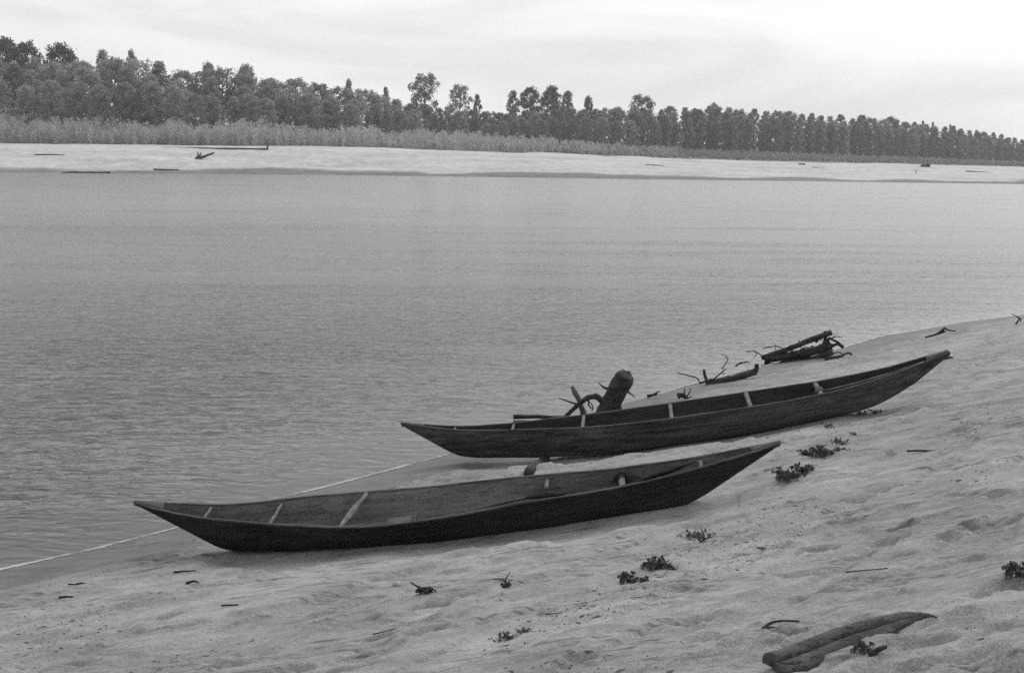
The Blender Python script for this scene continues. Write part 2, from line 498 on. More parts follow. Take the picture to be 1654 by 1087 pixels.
# dents, footprints and scarps: pixel of the photo, length, width, depth
DENT = [(1280, 1022, .16, .09, .045), (1443, 952, .10, .06, .035), (1320, 880, .22, .12, .03), (1255, 885, .2, .12, .025), (1440, 870, .22, .13, .03), (1410, 850, .2, .1, .025),
        (1380, 805, .25, .1, .03), (1430, 790, .25, .1, .025), (1365, 840, .2, .1, .03), (1465, 850, .18, .1, .03), (1530, 870, .14, .12, .03), (1600, 850, .3, .16, .035), (1570, 900, .2, .12, .03),
        (760, 968, .26, .09, .035), (700, 985, .28, .09, .035), (670, 1010, .25, .08, .03), (690, 1022, .2, .1, .03), (630, 1045, .2, .08, .03), (610, 1030, .2, .08, .025), (590, 1055, .22, .08, .03),
        (300, 1010, .25, .08, .03), (240, 1020, .2, .07, .03), (250, 1000, .3, .08, .025), (370, 1072, .2, .09, .03), (130, 1070, .22, .08, .03), (560, 1080, .3, .12, .035),
        (1030, 950, .3, .08, .025), (1090, 950, .25, .07, .025), (1290, 930, .25, .08, .03), (1310, 955, .2, .07, .03), (1130, 1000, .25, .1, .025), (1140, 1030, .2, .1, .025), (1540, 690, .3, .12, .03),
        (1480, 660, .4, .14, .03), (1600, 760, .3, .14, .03), (1560, 800, .25, .12, .03), (1610, 800, .25, .12, .03), (1590, 650, .4, .15, .03), (940, 932, .12, .07, .02), (1480, 620, .4, .15, .02),
        (820, 1030, .12, .08, .02), (1650, 940, .2, .15, .03), (1620, 1010, .2, .12, .03), (1560, 990, .25, .12, .035), (1580, 1050, .3, .14, .035), (1640, 1070, .25, .14, .03)]
DENTS = []
for (a, b_, L_, w_, dp) in DENT:
    p = on_ground(a, b_); DENTS.append((p[0], p[1], L_ * .62, w_ * .7, dp, math.atan2(SE[1], SE[0]) - 0.75 + random.uniform(-.25, .25)))
for i in range(200):
    a = random.uniform(0, 1654); b_ = random.uniform(640, 1087)
    if random.random() > 0.35 + 0.65 * (a / 1654) * ((b_ - 560) / 500): continue
    p = on_ground(a, b_)
    u_, d_ = shore_uw(p[0], p[1])
    if d_ < 1.0: continue
    sc_ = random.uniform(.35, .9)
    DENTS.append((p[0], p[1], .17 * sc_, .08 * sc_, random.uniform(.012, .034), math.atan2(SE[1], SE[0]) - 0.75 + random.uniform(-.5, .5)))

def detail_z(x, y):
    u, d = shore_uw(x, y)
    land = np.clip((d - 0.55) / 1.0, 0, 1)
    z = 0.05 * fbm(x * .45, y * .45, 3, 3) + 0.018 * fbm(u * 0.9, d * 2.4, 4, 20) + 0.013 * fbm(x * 4.0, y * 4.0, 4, 40)
    led = fbm(u * .55, d * 1.9, 3, 60)
    z = z + 0.016 * np.tanh((led - 0.10) * 40) + 0.012 * np.tanh((fbm(u * .8, d * 3.1, 3, 70) + 0.06) * 30)
    return z * land
def add_dents(x, y, z):
    for (cx, cy, l, w, dp, an) in DENTS:
        m = (np.abs(x - cx) < 3 * l) & (np.abs(y - cy) < 3 * l)
        if not m.any(): continue
        dx = x[m] - cx; dy = y[m] - cy
        a = (dx * math.cos(an) + dy * math.sin(an)) / l; b = (-dx * math.sin(an) + dy * math.cos(an)) / w
        wob = 1 + 0.5 * vnoise(dx * 22 + cx * 7, dy * 22, 5)
        r = np.sqrt(a * a + b * b) * wob
        # steeper on the far wall
        z[m] += -1.7 * dp * np.exp(-r ** 4) + 0.5 * dp * np.exp(-((r - 1.35) / .35) ** 2)
    return z

def axis(segs):
    out = [segs[0][0]]
    for a, b, st in segs:
        n = max(1, int(round((b - a) / st)))
        out += list(np.linspace(a, b, n + 1)[1:])
    return np.array(out)
gx = axis([(-40, -12, 2.0), (-12, -5.5, .25), (-5.5, 6.5, .028), (6.5, 14, .07), (14, 26, .4), (26, 90, 4)])
gy = axis([(-30, 0, 2.0), (0, 6.2, .3), (6.2, 15, .028), (15, 22, .05), (22, 42, .14), (42, 60, 1), (60, 95, 4)])
GX, GY = np.meshgrid(gx, gy, indexing='ij')
U_, D_ = shore_uw(GX, GY)
Z = smooth_z(GX, GY)
bw8 = np.ones_like(Z)
for nm, B in BOATS.items():
    o, e = B['pL'], B['ax'][:2] / np.linalg.norm(B['ax'][:2])
    s = (GX - o[0]) * e[0] + (GY - o[1]) * e[1]; r = -(GX - o[0]) * e[1] + (GY - o[1]) * e[0]
    bw8 *= 1 - 0.85 * np.exp(-(r / .38) ** 4) * (s > 0.2) * (s < 4.8)
Zd = add_dents(GX, GY, detail_z(GX, GY))
Z = Z + Zd * bw8
for nm, B in BOATS.items():
    o = B['pL']; hl = np.linalg.norm(B['ax'][:2]); e = B['ax'][:2] / hl
    s_ = (GX - o[0]) * e[0] + (GY - o[1]) * e[1]; r_ = -(GX - o[0]) * e[1] + (GY - o[1]) * e[0]
    X_ = s_ / hl
    kk = np.interp(X_, B['X'], B['k'])
    lift = np.interp(X_, [-.3, .3, 1.2, 1.6, 9], [.03, .03, .01, -.012, -.012]) if nm == 'near' else np.interp(X_, [-.3, .3, 1.8, 2.6, 9], [.06, .06, .03, -.012, -.012])
    roll_ = r_ * math.sin(math.radians(B['heel']))
    cap = o[2] + B['ax'][2] * X_ + kk - lift + np.minimum(roll_, 0) * .9 + np.maximum(0, np.abs(r_ + .03) - .30) * .22
    m = (X_ > -.25) & (X_ < 4.7) & (np.abs(r_) < 1.1)
    Z[m] = np.minimum(Z[m], cap[m])
wet = np.clip(1 - (D_ - 1.0 - 0.16 * fbm(U_ * 1.2, D_ * .3, 3, 80) * 2) / 0.18, 0, 1)
wet = np.maximum(wet, np.clip(.25 * (1 - (D_ - 1.3) / 1.0), 0, .25))
nx, ny = GX.shape
idx = np.arange(nx * ny).reshape(nx, ny)
quads = np.stack([idx[:-1, :-1], idx[1:, :-1], idx[1:, 1:], idx[:-1, 1:]], -1).reshape(-1, 4)
me = make_mesh('sand_beach', np.stack([GX, GY, Z], -1).reshape(-1, 3), quads, True, {'wet': wet.ravel()})
tag(link('sand_beach', me, M_SAND), kind='structure')

from bisect import bisect_right
def ground_z(x, y):
    """height of the built sand sheet (bilinear)"""
    i = min(max(int(np.searchsorted(gx, x)) - 1, 0), nx - 2); j = min(max(int(np.searchsorted(gy, y)) - 1, 0), ny - 2)
    fx = (x - gx[i]) / (gx[i + 1] - gx[i]); fy = (y - gy[j]) / (gy[j + 1] - gy[j])
    return float((Z[i, j] * (1 - fx) + Z[i + 1, j] * fx) * (1 - fy) + (Z[i, j + 1] * (1 - fx) + Z[i + 1, j + 1] * fx) * fy)
def gp(px, py, lift=0.0):
    p = on_ground(px, py)
    return np.array([p[0], p[1], ground_z(p[0], p[1]) + lift])

# ------------------------------------------------------------------ water
wx = axis([(-640, -120, 40), (-120, -30, 5), (-30, 30, 1.0), (30, 120, 5), (120, 640, 40)])
wy = axis([(-60, 5, 5), (5, 45, 0.5), (45, 120, 3), (120, 300, 10)])
WX, WY = np.meshgrid(wx, wy, indexing='ij')
_, WD = shore_uw(WX, WY)
calm = np.interp(-WD, [0, .4, 4, 7, 20, 60, 120, 300], [.2, .25, 1.0, 1.5, 1.3, 1.05, .95, .9])
calm = calm + 0.9 * np.exp(-((WX + 19) / 12) ** 2 - ((WY - 72) / 7) ** 2) + 0.5 * np.exp(-((WX + 2) / 14) ** 2 - ((WY - 70) / 5) ** 2)
n1_, n2_ = WX.shape
idx = np.arange(n1_ * n2_).reshape(n1_, n2_)
quads = np.stack([idx[:-1, :-1], idx[1:, :-1], idx[1:, 1:], idx[:-1, 1:]], -1).reshape(-1, 4)
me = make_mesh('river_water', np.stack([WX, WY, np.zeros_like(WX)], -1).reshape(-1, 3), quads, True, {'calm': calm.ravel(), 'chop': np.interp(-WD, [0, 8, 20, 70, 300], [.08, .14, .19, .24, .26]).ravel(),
     'painted_sheen': np.interp(-WD, [0, 6, 30, 90, 300], [.014, .022, .095, .165, .18]).ravel()})  # dark inshore to pale offshore: reflected brightness painted into the water colour
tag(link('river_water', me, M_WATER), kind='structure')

# foam along the edge of the water
us = np.arange(-16, 36, 0.04)
ctr = np.stack([np.interp(us, _su, _sw)], 0)[0]
V = []; Fc = []
for i, u in enumerate(us):
    w0 = ctr[i] + 0.02 + 0.05 * float(fbm(np.array(u * .9), np.array(3.3), 3, 90))
    wd = 0.030 + 0.055 * float(fbm(np.array(u * 1.7), np.array(9.1), 3, 95)) + 0.02 * random.uniform(-1, 1)
    if 2.9 < u < 4.0: wd *= 0.4
    wd = max(wd * .75 - .006 + .03 * float(fbm(np.array(u * .35), np.array(1.7), 2, 97)), 0.0012)
    for k, (o, hgt) in enumerate(((-wd, 0.004), (0, 0.016), (wd, 0.004))):
        q = S0 + SE * u + SN * (w0 + o - 0.03)
        V.append((q[0], q[1], max(0.0, float(ground_z(q[0], q[1]))) + hgt))
    if i:
        a = (i - 1) * 3
        Fc += [(a, a + 3, a + 4, a + 1), (a + 1, a + 4, a + 5, a + 2)]
tag(link('foam_line', make_mesh('foam_line', V, Fc), M_FOAM), 'thin white line of foam along the near edge of the water', 'foam', kind='stuff')

# ------------------------------------------------------------------ far bank
cP = np.array([-600, 0, 300, 550, 833, 1100, 1300, 1435, 1654, 2300.0])
Dw = np.array([250, 246, 250, 253, 246, 238, 236, 232, 228, 215.0])          # edge of the water
Ds = np.array([285, 280, 282, 285, 292, 318, 335, 345, 360, 380.0])          # top of the sand
ys = np.array([222, 231, 235.5, 238.5, 246, 257, 263, 265, 270, 283.0])      # ... and where it shows
Dt = np.array([290, 300, 305, 322, 362, 405, 455, 500, 590, 760.0])          # foot of the forest
yt = np.array([218, 226, 229, 232, 236, 243, 250, 255, 263.5, 278.0])
def hor(c): return 241 + 16 * np.asarray(c) / 1654.0
Zs = H + (hor(cP) - ys) / F * Ds
Zt = H + (hor(cP) - yt) / F * Dt
def far_z(x, y):
    c = np.clip(827 + F * x / np.maximum(y, 50), -600, 2300)
    dw, ds, dt = np.interp(c, cP, Dw), np.interp(c, cP, Ds), np.interp(c, cP, Dt)
    zs, zt = np.interp(c, cP, Zs), np.interp(c, cP, Zt)
    t = (y - dw) / (ds - dw)
    z = np.where(t < 0, t * 3.0, zs * (1 - (1 - np.clip(t, 0, 1)) ** 1.7))
    t2 = np.clip((y - ds) / (dt - ds), 0, None)
    z = np.where(t > 1, zs + (zt - zs) * np.minimum(t2, 1) + 0.012 * np.maximum(y - dt, 0), z)
    return np.maximum(z, -3), t, t2
fx_ = axis([(-640, -160, 30), (-160, 260, 1.3), (260, 640, 20)])
fy_ = axis([(205, 225, 4), (225, 300, 0.75), (300, 420, 3), (420, 700, 12), (700, 940, 40)])
FX, FY = np.meshgrid(fx_, fy_, indexing='ij')
FZ, T1, T2 = far_z(FX, FY)
FZ = FZ + np.where(T1 > 0.05, 0.22 * fbm(FX * .12, FY * .12, 4, 110), 0) + np.where(T1 > 0.02, 0.10 * np.tanh(fbm(FX * .03, FY * .22, 3, 120) * 9), 0) * (T1 < 1.1)
wetf = np.clip(1 - (T1 - 0.06 - 0.05 * fbm(FX * .05, FY * .01, 3, 130) * 2) / 0.04, 0, 1)
vegf = np.clip((T1 - 0.97) / 0.06, 0, 1)
n1_, n2_ = FX.shape
idx = np.arange(n1_ * n2_).reshape(n1_, n2_)
quads = np.stack([idx[:-1, :-1], idx[1:, :-1], idx[1:, 1:], idx[:-1, 1:]], -1).reshape(-1, 4)
me = make_mesh('far_bank', np.stack([FX, FY, FZ], -1).reshape(-1, 3), quads, True, {'wet': wetf.ravel(), 'veg': vegf.ravel()})
tag(link('far_bank', me, M_FSAND), kind='structure')
def fz(x, y):
    return float(far_z(np.array(x), np.array(y))[0])
def far_at(px, py):
    """point of the far bank seen at a pixel"""
    d = ray(px, py); t = np.linspace(215, 700, 9701)
    P = CAMP[:, None] + d[:, None] * t
    z = far_z(P[0], P[1])[0]
    i = int(np.argmax(P[2] <= z))
    return P[:, i].copy()

# leafy faces ------------------------------------------------------------
def leaf_cloud(cent, size, tone, rng, aspect=1.5, upright=0.0):
    n = len(cent)
    a = rng.normal(0, 1, (n, 3)); a[:, 2] = a[:, 2] * (1 - upright) + upright * 3 * np.sign(a[:, 2] + 1e-6)
    a /= np.linalg.norm(a, axis=1)[:, None]
    b = np.cross(a, rng.normal(0, 1, (n, 3))); b /= np.linalg.norm(b, axis=1)[:, None] + 1e-9
    s = (size * rng.uniform(.6, 1.3, n))[:, None]
    V = np.stack([cent - a * s * aspect * .5, cent + b * s * .5, cent + a * s * aspect * .5, cent - b * s * .5], 1).reshape(-1, 3)
    return V, np.arange(4 * n).reshape(n, 4), np.repeat(tone, 4)

def tree_proto(seed, shape='round', h=10.0, w=5.0, nclump=150, per=52, leaf=.19, base=.03):
    r = np.random.default_rng(seed)
    cs = []; tn = []
    for k in range(nclump):
        zz = (k + r.random()) / nclump
        if shape == 'round': zz = zz ** .8; prof = math.sqrt(max(0.0, 1 - (max(0.0, zz - .48) / .53) ** 2)) * (.8 + .2 * min(1, zz / .4))
        elif shape == 'tall': zz = zz ** .85; prof = math.sqrt(max(0.0, 1 - (max(0.0, zz - .35) / .66) ** 2.2)) * (.75 + .25 * min(1, zz / .3)) * .85
        elif shape == 'cone': prof = (1 - zz) ** .8 * .9 + .04
        else: zz = zz ** .7; prof = math.sqrt(max(0.0, 1 - ((zz - .55) / .5) ** 2)) if zz > .3 else .35 + .8 * zz
        prof *= r.uniform(.82, 1.08)
        rr = prof * (r.random() ** .42) * .92; an = r.uniform(0, 6.283)
        p3 = np.array([rr * math.cos(an) * w / 2, rr * math.sin(an) * w / 2, h * (base + (1 - base) * zz * .96)])
        cr = r.uniform(.07, .14) * w
        t = np.clip(r.normal(.5, .18), 0, 1)
        q = r.normal(0, 1, (per, 3)); q /= np.linalg.norm(q, axis=1)[:, None]
        q *= (r.random(per) ** .45 * r.uniform(.8, 1.15, per))[:, None] * cr * np.array([1, 1, .8])
        cs.append(p3 + q); tn.append(np.clip(t + r.normal(0, .1, per), 0, 1))
    cs = np.concatenate(cs); tn = np.concatenate(tn)
    cs[:, 2] = np.maximum(cs[:, 2], .25)
    V, Fq, T = leaf_cloud(cs, leaf, tn, r)
    crown = make_mesh('crown_%s' % shape, V, Fq, False, {'tone': T})
    mb = MB()
    top = h * .88
    sp = np.array([[0, 0, -.4], [.02 * w, .01 * w, h * .3], [-.02 * w, .03 * w, h * .6], [0.03 * w, 0, top]])
    mb.tube(path(sp, 8), np.linspace(.022 * h, .004 * h, 8), 7, .1, seed)
    for k in range(7):
        z0 = h * r.uniform(.22, .7); an = r.uniform(0, 6.28); l = w * r.uniform(.25, .45)
        mb.tube(bend((0, 0, z0), (math.cos(an) * l, math.sin(an) * l, z0 + h * r.uniform(.08, .2)), 5, .05, seed + k), np.linspace(.009 * h, .002 * h, 5), 5, .1, k)
    trunk = make_mesh('trunk_%s' % shape, np.array(mb.v), mb.f)
    trunk.materials.append(M_BARK)
    return crown, trunk, h

PR = {'round': [tree_proto(s, 'round', 10, 6.0) for s in (1, 2, 3, 4)],
      'tall': [tree_proto(s, 'tall', 10, 4.2, 120, 46, .18) for s in (11, 12, 13, 14)],
      'cone': [tree_proto(s, 'cone', 10, 3.4, 70, 45, .2, .05) for s in (21, 22)],
      'open': [tree_proto(s, 'open', 10, 6.5, 60, 60, .2, .3) for s in (31, 32)]}
DARKCROWN = {}
def variant(crown, mat):
    key = (crown.name, mat.name)
    if key not in DARKCROWN:
        c2 = crown.copy(); c2.materials.clear(); c2.materials.append(mat); DARKCROWN[key] = c2
    return DARKCROWN[key]
def place_tree(kind, x, y, ht, wf, label, group, dark=False, name='tree', i=None):
    crown, trunk, h0 = PR[kind][(random.randrange(99) if i is None else i) % len(PR[kind])]
    o = empty(name, (x, y, fz(x, y) - .15))
    s = ht / h0
    o.scale = (s * wf, s * wf, s)
    o.rotation_euler[2] = random.uniform(0, 6.28)
    tag(o, label, 'tree', group)
    link('crown', variant(crown, M_LEAFD if dark == 1 else M_LEAFP if dark == 2 else M_LEAF), None, o)
    link('trunk', trunk, None, o)
    return o

SKY_C = np.array([-200, 0, 60, 125, 220, 300, 420, 500, 560, 600, 650, 760, 840, 950, 1050, 1140, 1270, 1350, 1450, 1550, 1654, 1800])
SKY_Y = np.array([60, 98, 96, 92, 92, 108, 120, 131, 140, 150, 164, 178, 180, 174, 173, 171, 178, 186, 195, 206, 226, 248.0])
ZONES = [(-999, 330, 'far left stretch'), (330, 640, 'left middle stretch'), (640, 1060, 'low middle stretch'), (1060, 1360, 'right middle stretch'), (1360, 3000, 'far right stretch')]
def zone(c):
    for a, b, n in ZONES:
        if a <= c < b: return n
ROWN = ['front row', 'middle row', 'back row']
for row in range(3):
    c = -230.0 + row * 9
    while c < 1760:
        D = float(np.interp(c, cP, Dt)) + row * 9 + random.uniform(-3, 3)
        x = (c - 827) / F * D
        ytop = float(np.interp(c, SKY_C, SKY_Y))
        zg = fz(x, D)
        full = H + (float(hor(c)) - ytop) / F * D - zg
        fr = (random.uniform(.62, .82), random.uniform(.78, .95), random.uniform(.94, 1.02))[row]
        ht = max(3.5, full * fr)
        if c < 1060: kind = random.choice(['round', 'round', 'tall', 'open' if row == 2 else 'round'])
        else: kind = random.choice(['tall', 'round', 'tall'])
        wf = random.uniform(.85, 1.15) * (1.0 if c < 1060 else .95)
        z = zone(c)
        place_tree(kind, x, D, ht, wf, 'leafy tree in the %s of the forest, %s of the far bank' % (ROWN[row], z), 'forest trees, %s, %s' % (ROWN[row], z), 2 if random.random() < np.interp(c, [0, 560, 760, 1654], [.9, .75, .3, .1]) else 0)
        wpx = ht * (.6 if kind == 'round' else .45) * wf * F / D
        c += wpx * random.uniform(*((.60, .85), (.70, 1.0) if c < 1000 else (.6, .82), (.48, .68))[row])

# trees that stand out against the sky: column, top, foot pixel, kind, width factor, dark, label
EM = [(18, 66, 'round', 1.0, 1, 'dark round tree top at the extreme left end of the forest'),
      (52, 72, 'round', .8, 1, 'dark tree behind pale crowns, second from the left end of the skyline'),
      (105, 76, 'round', 1.05, 1, 'broad dark tree rising behind pale crowns near the left end'),
      (172, 84, 'tall', .8, 0, 'pointed tree just right of the broad dark skyline tree'),
      (218, 84, 'tall', .6, 0, 'thin tall treetop poking above the left part of the forest'),
      (340, 104, 'round', .6, 0, 'small rounded treetop on the falling left skyline'),
      (400, 108, 'round', .8, 0, 'pale rounded treetop on the falling left skyline'),
      (563, 130, 'tall', .6, 0, 'slim treetop at the right shoulder of the tall left forest'),
      (622, 142, 'tall', .6, 0, 'thin isolated sapling on the skyline left of the big open tree'),
      (683, 124, 'open', 1.0, 0, 'tall open-crowned tree standing alone high above the middle forest'),
      (741, 141, 'open', .9, 0, 'airy rounded tree right of the tall open-crowned tree'),
      (768, 154, 'tall', .7, 1, 'small dark tree between airy tree and dark grove'),
      (825, 148, 'tall', 1.0, 0, 'pale slim tree at the left edge of the dark grove'),
      (852, 143, 'round', 1.0, 1, 'dark grove tree, left of the pair on the middle skyline'),
      (886, 142, 'round', 1.1, 1, 'dark grove tree, right of the pair on the middle skyline'),
      (912, 149, 'tall', 1.1, 0, 'pale tree at the right edge of the dark grove'),
      (945, 157, 'round', .6, 1, 'small round tree right of the dark grove'),
      (1031, 157, 'open', 1.25, 1, 'dark flat-topped umbrella-shaped tree alone on the skyline'),
      (1146, 168, 'round', .6, 0, 'low rounded treetop right of the umbrella-shaped tree'),
      (1382, 187, 'round', 1.0, 1, 'dark rounded crown above the right part of the forest'),
      (1428, 190, 'round', 1.2, 1, 'broad dark crown above the right part of the forest'),
      (1480, 196, 'cone', .9, 1, 'small dark conifer left of its pair above the right forest'),
      (1496, 197, 'cone', .8, 1, 'small dark conifer between two others above the right forest'),
      (1524, 202, 'cone', .9, 1, 'small dark conifer right of its pair above the right forest')]
for j, (c, yt_, kind, wf, dk, lab) in enumerate(EM):
    D = float(np.interp(c, cP, Dt)) + 34
    x = (c - 827) / F * D
    ht = H + (float(hor(c)) - yt_) / F * D - fz(x, D)
    place_tree(kind, x, D, ht * 1.02, wf * .8, lab, None, dk if dk else (2 if c < 600 else 0), 'skyline_tree', j)

# willow scrub and grass along the top of the sand (a mass nobody could count)
def scrub(name, c0, c1, n, hfun, mat, label, cat, leaf, per, seed, t0=0.0, t1=.95, upr=.7):
    r = np.random.default_rng(seed)
    c = r.uniform(c0, c1, n); t = r.uniform(t0, t1, n)
    D = np.interp(c, cP, Ds) * (1 - t) + np.interp(c, cP, Dt) * t
    D = D + 1.3 * fbm(c * .03, D * 0, 3, 7)
    x = (c - 827) / F * D
    z = far_z(x, D)[0]
    hh = np.array([hfun(q) for q in c]) * r.uniform(.45, 1.0, n) * (1 + .8 * fbm(c * .035, D * .1, 3, 17)) * (0.5 + .5 * np.minimum(1, (t - t0 + .08) * 4))
    cs = []; tn = []; sz = []
    for i in range(n):
        k = per
        zz = r.random(k) ** .8
        wob = (0.16 + .22 * np.sin(zz * 3)) * hh[i] * .7
        ang = r.uniform(0, 6.28, k)
        cs.append(np.stack([x[i] + np.cos(ang) * wob * r.random(k), D[i] + np.sin(ang) * wob * r.random(k), z[i] + zz * hh[i]], -1))
        tn.append(np.clip(r.normal(.5, .18) + r.normal(0, .1, k), 0, 1)); sz.append(np.full(k, leaf))
    V, Fq, T = leaf_cloud(np.concatenate(cs), np.concatenate(sz), np.concatenate(tn), r, 2.6, upr)
    o = link(name, make_mesh(name, V, Fq, False, {'tone': T}), mat)
    tag(o, label, cat, kind='stuff')
scrub('willow_scrub', -420, 1090, 4000, lambda c: np.interp(c, [-420, 0, 300, 600, 800, 950, 1090], [5.2, 5.2, 4.6, 3.9, 3.0, 2.0, 1.2]), M_SCRUB,
      'pale willow scrub along the top of the far sandbank', 'scrub', .20, 46, 5, upr=.35)
scrub('bank_grass', 880, 1900, 5200, lambda c: np.interp(c, [880, 1100, 1654], [1.1, 0.9, .8]), M_GRASS,
      'low grass strip between far sand and forest at right', 'grass', .22, 14, 6, 0.05, .95)

# ------------------------------------------------------------------ boats
def boat_pt(B, X, y, z):
    return B['pL'] + B['ax'] * X + B['la'] * y + B['up'] * z
def section(B, X, round_):
    b = float(np.interp(X, B['X'], B['b'])); g = float(np.interp(X, B['X'], B['g'])); k = float(np.interp(X, B['X'], B['k']))
    m = 11
    bwr = 0.55 if round_ < .5 else 0.45
    pts = []
    for i in range(m):                                    # keel -> gunwale, half section
        t = i / (m - 1)
        if t < .35: q = t / .35; y, z = b * bwr * q, k + 0.012 * q * q * (g - k)
        else:
            q = (t - .35) / .65
            y = b * (bwr + (1 - bwr) * (q ** (1 - .35 * round_)))
            z = k + (g - k) * (0.012 + .988 * q ** (1 + .25 * round_))
        pts.append((y, z))
    return b, g, k, pts
def make_boat(key, name, label, round_, mh, mi, mr, thk=.026):
    B = BOATS[key]
    root = empty(name, boat_pt(B, (B['X'][0] + B['X'][-1]) / 2, 0, 0))
    root.rotation_mode = 'QUATERNION'
    R3 = Matrix((B['ax'], B['la'], B['up'])).transposed()
    root.rotation_quaternion = R3.to_quaternion()
    tag(root, label, 'boat')
    Xm = (B['X'][0] + B['X'][-1]) / 2
    XS = np.unique(np.concatenate([np.linspace(B['X'][0], B['X'][-1], 61), [0.0, np.linalg.norm(B['pR'] - B['pL'])]]))
    r = np.random.default_rng(5 if key == 'near' else 6)
    VO = []; VI = []
    for X in XS:
        b, g, k, half = section(B, X, round_)
        g += 0.006 * math.sin(X * 9) * (r.random() - .3)
        full = [(-y, z) for y, z in half[::-1]] + list(half[1:])
        inn = []
        tb = min(thk, b * .6)
        for (y, z) in full:
            ky = max(0.0, (b - tb) / max(b, 1e-4))
            fl = min(.035, (g - k) * .35)
            zz = z if z > k + fl else k + fl
            zz = min(zz, g)
            inn.append((y * ky, zz))
        VO.append([(X - Xm, y, z) for y, z in full]); VI.append([(X - Xm, y, z) for y, z in inn])
    n = len(XS); m = len(VO[0])
    def grid(Vg): return np.array(Vg).reshape(-1, 3), [(i * m + j, (i + 1) * m + j, (i + 1) * m + j + 1, i * m + j + 1) for i in range(n - 1) for j in range(m - 1)]
    # hull: outer skin closed at both ends
    V, Fc = grid(VO)
    hull = link('hull', make_mesh('hull', V, Fc + [tuple(range(m)), tuple((n - 1) * m + j for j in range(m - 1, -1, -1))]), mh, root)
    V, Fc = grid(VI)
    inner = link('inner_planking', make_mesh('inner_planking', V, [f[::-1] for f in Fc]), mi, root)
    # rims
    for sgn, j in ((-1, 0), (1, m - 1)):
        mb = MB(); V = []; Fc = []
        for i in range(n):
            o, q = np.array(VO[i][j]), np.array(VI[i][j])
            w = q - o; w = w / (np.linalg.norm(w) + 1e-6)
            e = 0.003
            tk = 0.006 + .003 * math.sin(XS[i] * 3.1) + .002 * r.uniform(-1, 1)
            a = o - w * e; c = q + w * e
            V += [a + (0, 0, -.006), a + (0, 0, tk * .75), (a + c) / 2 + (0, 0, tk), c + (0, 0, tk * .75), c + (0, 0, -.006)]
            if i:
                p = (i - 1) * 5
                Fc += [(p + s, p + 5 + s, p + 6 + s, p + 1 + s) for s in range(4)]
        mb.add(V, Fc); link('gunwale', make_mesh('gunwale', np.array(mb.v), mb.f), mr, root)
    return root, B, Xm
def local(B, Xm, X, y, z): return np.array([X - Xm, y, z])
def thwart(root, B, Xm, X, rad, drop=.03, mat=None, waist=None, dx=0.0, y0=-1, y1=1, seed=1, flat=1.0):
    b, g, k, _ = section(B, X, 0)
    yy = np.linspace((b - .03) * y0, (b - .03) * y1, 9)
    P = [local(B, Xm, X + dx * (y / max(b, .01)), y, g - drop + .004 * math.sin(i * 1.7 + seed)) for i, y in enumerate(yy)]
    rr = [rad * (waist[i] if waist else 1) for i in range(9)]
    mb = MB(); mb.tube(np.array(P), rr, 9, .06, seed)
    V = np.array(mb.v)
    return link('thwart', make_mesh('thwart', V, mb.f), mat or M_THW, root)

# --- near boat
boat1, B1, X1 = make_boat('near', 'plank_boat', 'black flat-bottomed wooden boat lying nearest on the sand', 0.0, M_HULL1, M_IN1, M_RIM)
thwart(boat1, B1, X1, -0.10, .012, .02, seed=3)
thwart(boat1, B1, X1, 0.55, .016, .03, seed=4)
o = thwart(boat1, B1, X1, 1.29, .026, .02, waist=[.7, .75, .95, 1.25, 1.4, 1.2, .9, .75, 1.0], dx=.06, seed=5)
tag(o, 'thick carved thwart with a swollen middle')
o = thwart(boat1, B1, X1, 3.12, .022, .05, y0=.25, y1=1, seed=6); tag(o, 'broken stub of a thwart on the far side')
thwart(boat1, B1, X1, 3.83, .030, .05, seed=7)
thwart(boat1, B1, X1, 4.56, .020, .04, y0=-.2, y1=1, seed=8)
# cord wound round the fifth thwart
b, g, k, _ = section(B1, 3.83, 0)
for q in range(5):
    yc = b * (.30 + .075 * q); mb = MB(); cpt = local(B1, X1, 3.83, yc, g - .05)
    ring = [cpt + np.array([(.060 + .006 * (q % 2)) * math.cos(t), .014 * math.sin(t * .5 + q), .060 * math.sin(t)]) for t in np.linspace(0, 6.6, 16)]
    mb.tube(np.array(ring), .016, 6, .1, q); link('rope_coil', make_mesh('rope_coil', np.array(mb.v), mb.f), M_ROPE, boat1)
mb = MB()
mb.tube(path([local(B1, X1, 3.80, b * .25, g - .03), local(B1, X1, 3.76, b * .05, g - .16), local(B1, X1, 3.70, -b * .3, g - .20)], 8), .010, 6, .1, 3)
mb.tube(path([local(B1, X1, 3.86, b * .65, g - .05), local(B1, X1, 4.05, b * .55, g - .10), local(B1, X1, 4.3, b * .2, g - .14), local(B1, X1, 4.42, -b * .1, g - .17)], 10), .006, 5, .1, 4)
link('rope_tail', make_mesh('rope_tail', np.array(mb.v), mb.f), M_ROPE, boat1)
# solid stem blocks
for (Xa, Xb) in ((-.78, -.52), (5.02, 5.28)):
    V = []; Fc = []
    XX = np.linspace(Xa, Xb, 8)
    for i, X in enumerate(XX):
        b, g, k, _ = section(B1, X, 0)
        for y, z in ((-b * .80, g - .03), (-b * .8, g + .004), (0, g + .012), (b * .8, g + .004), (b * .8, g - .03)):
            V.append(local(B1, X1, X, y, z))
        if i:
            p = (i - 1) * 5; Fc += [(p + s, p + 5 + s, p + 6 + s, p + 1 + s) for s in range(4)]
    Fc += [(0, 1, 2, 3, 4), (35 + 4, 35 + 3, 35 + 2, 35 + 1, 35)]
    link('stem_block', make_mesh('stem_block', np.array(V), Fc), M_HULL2, boat1)

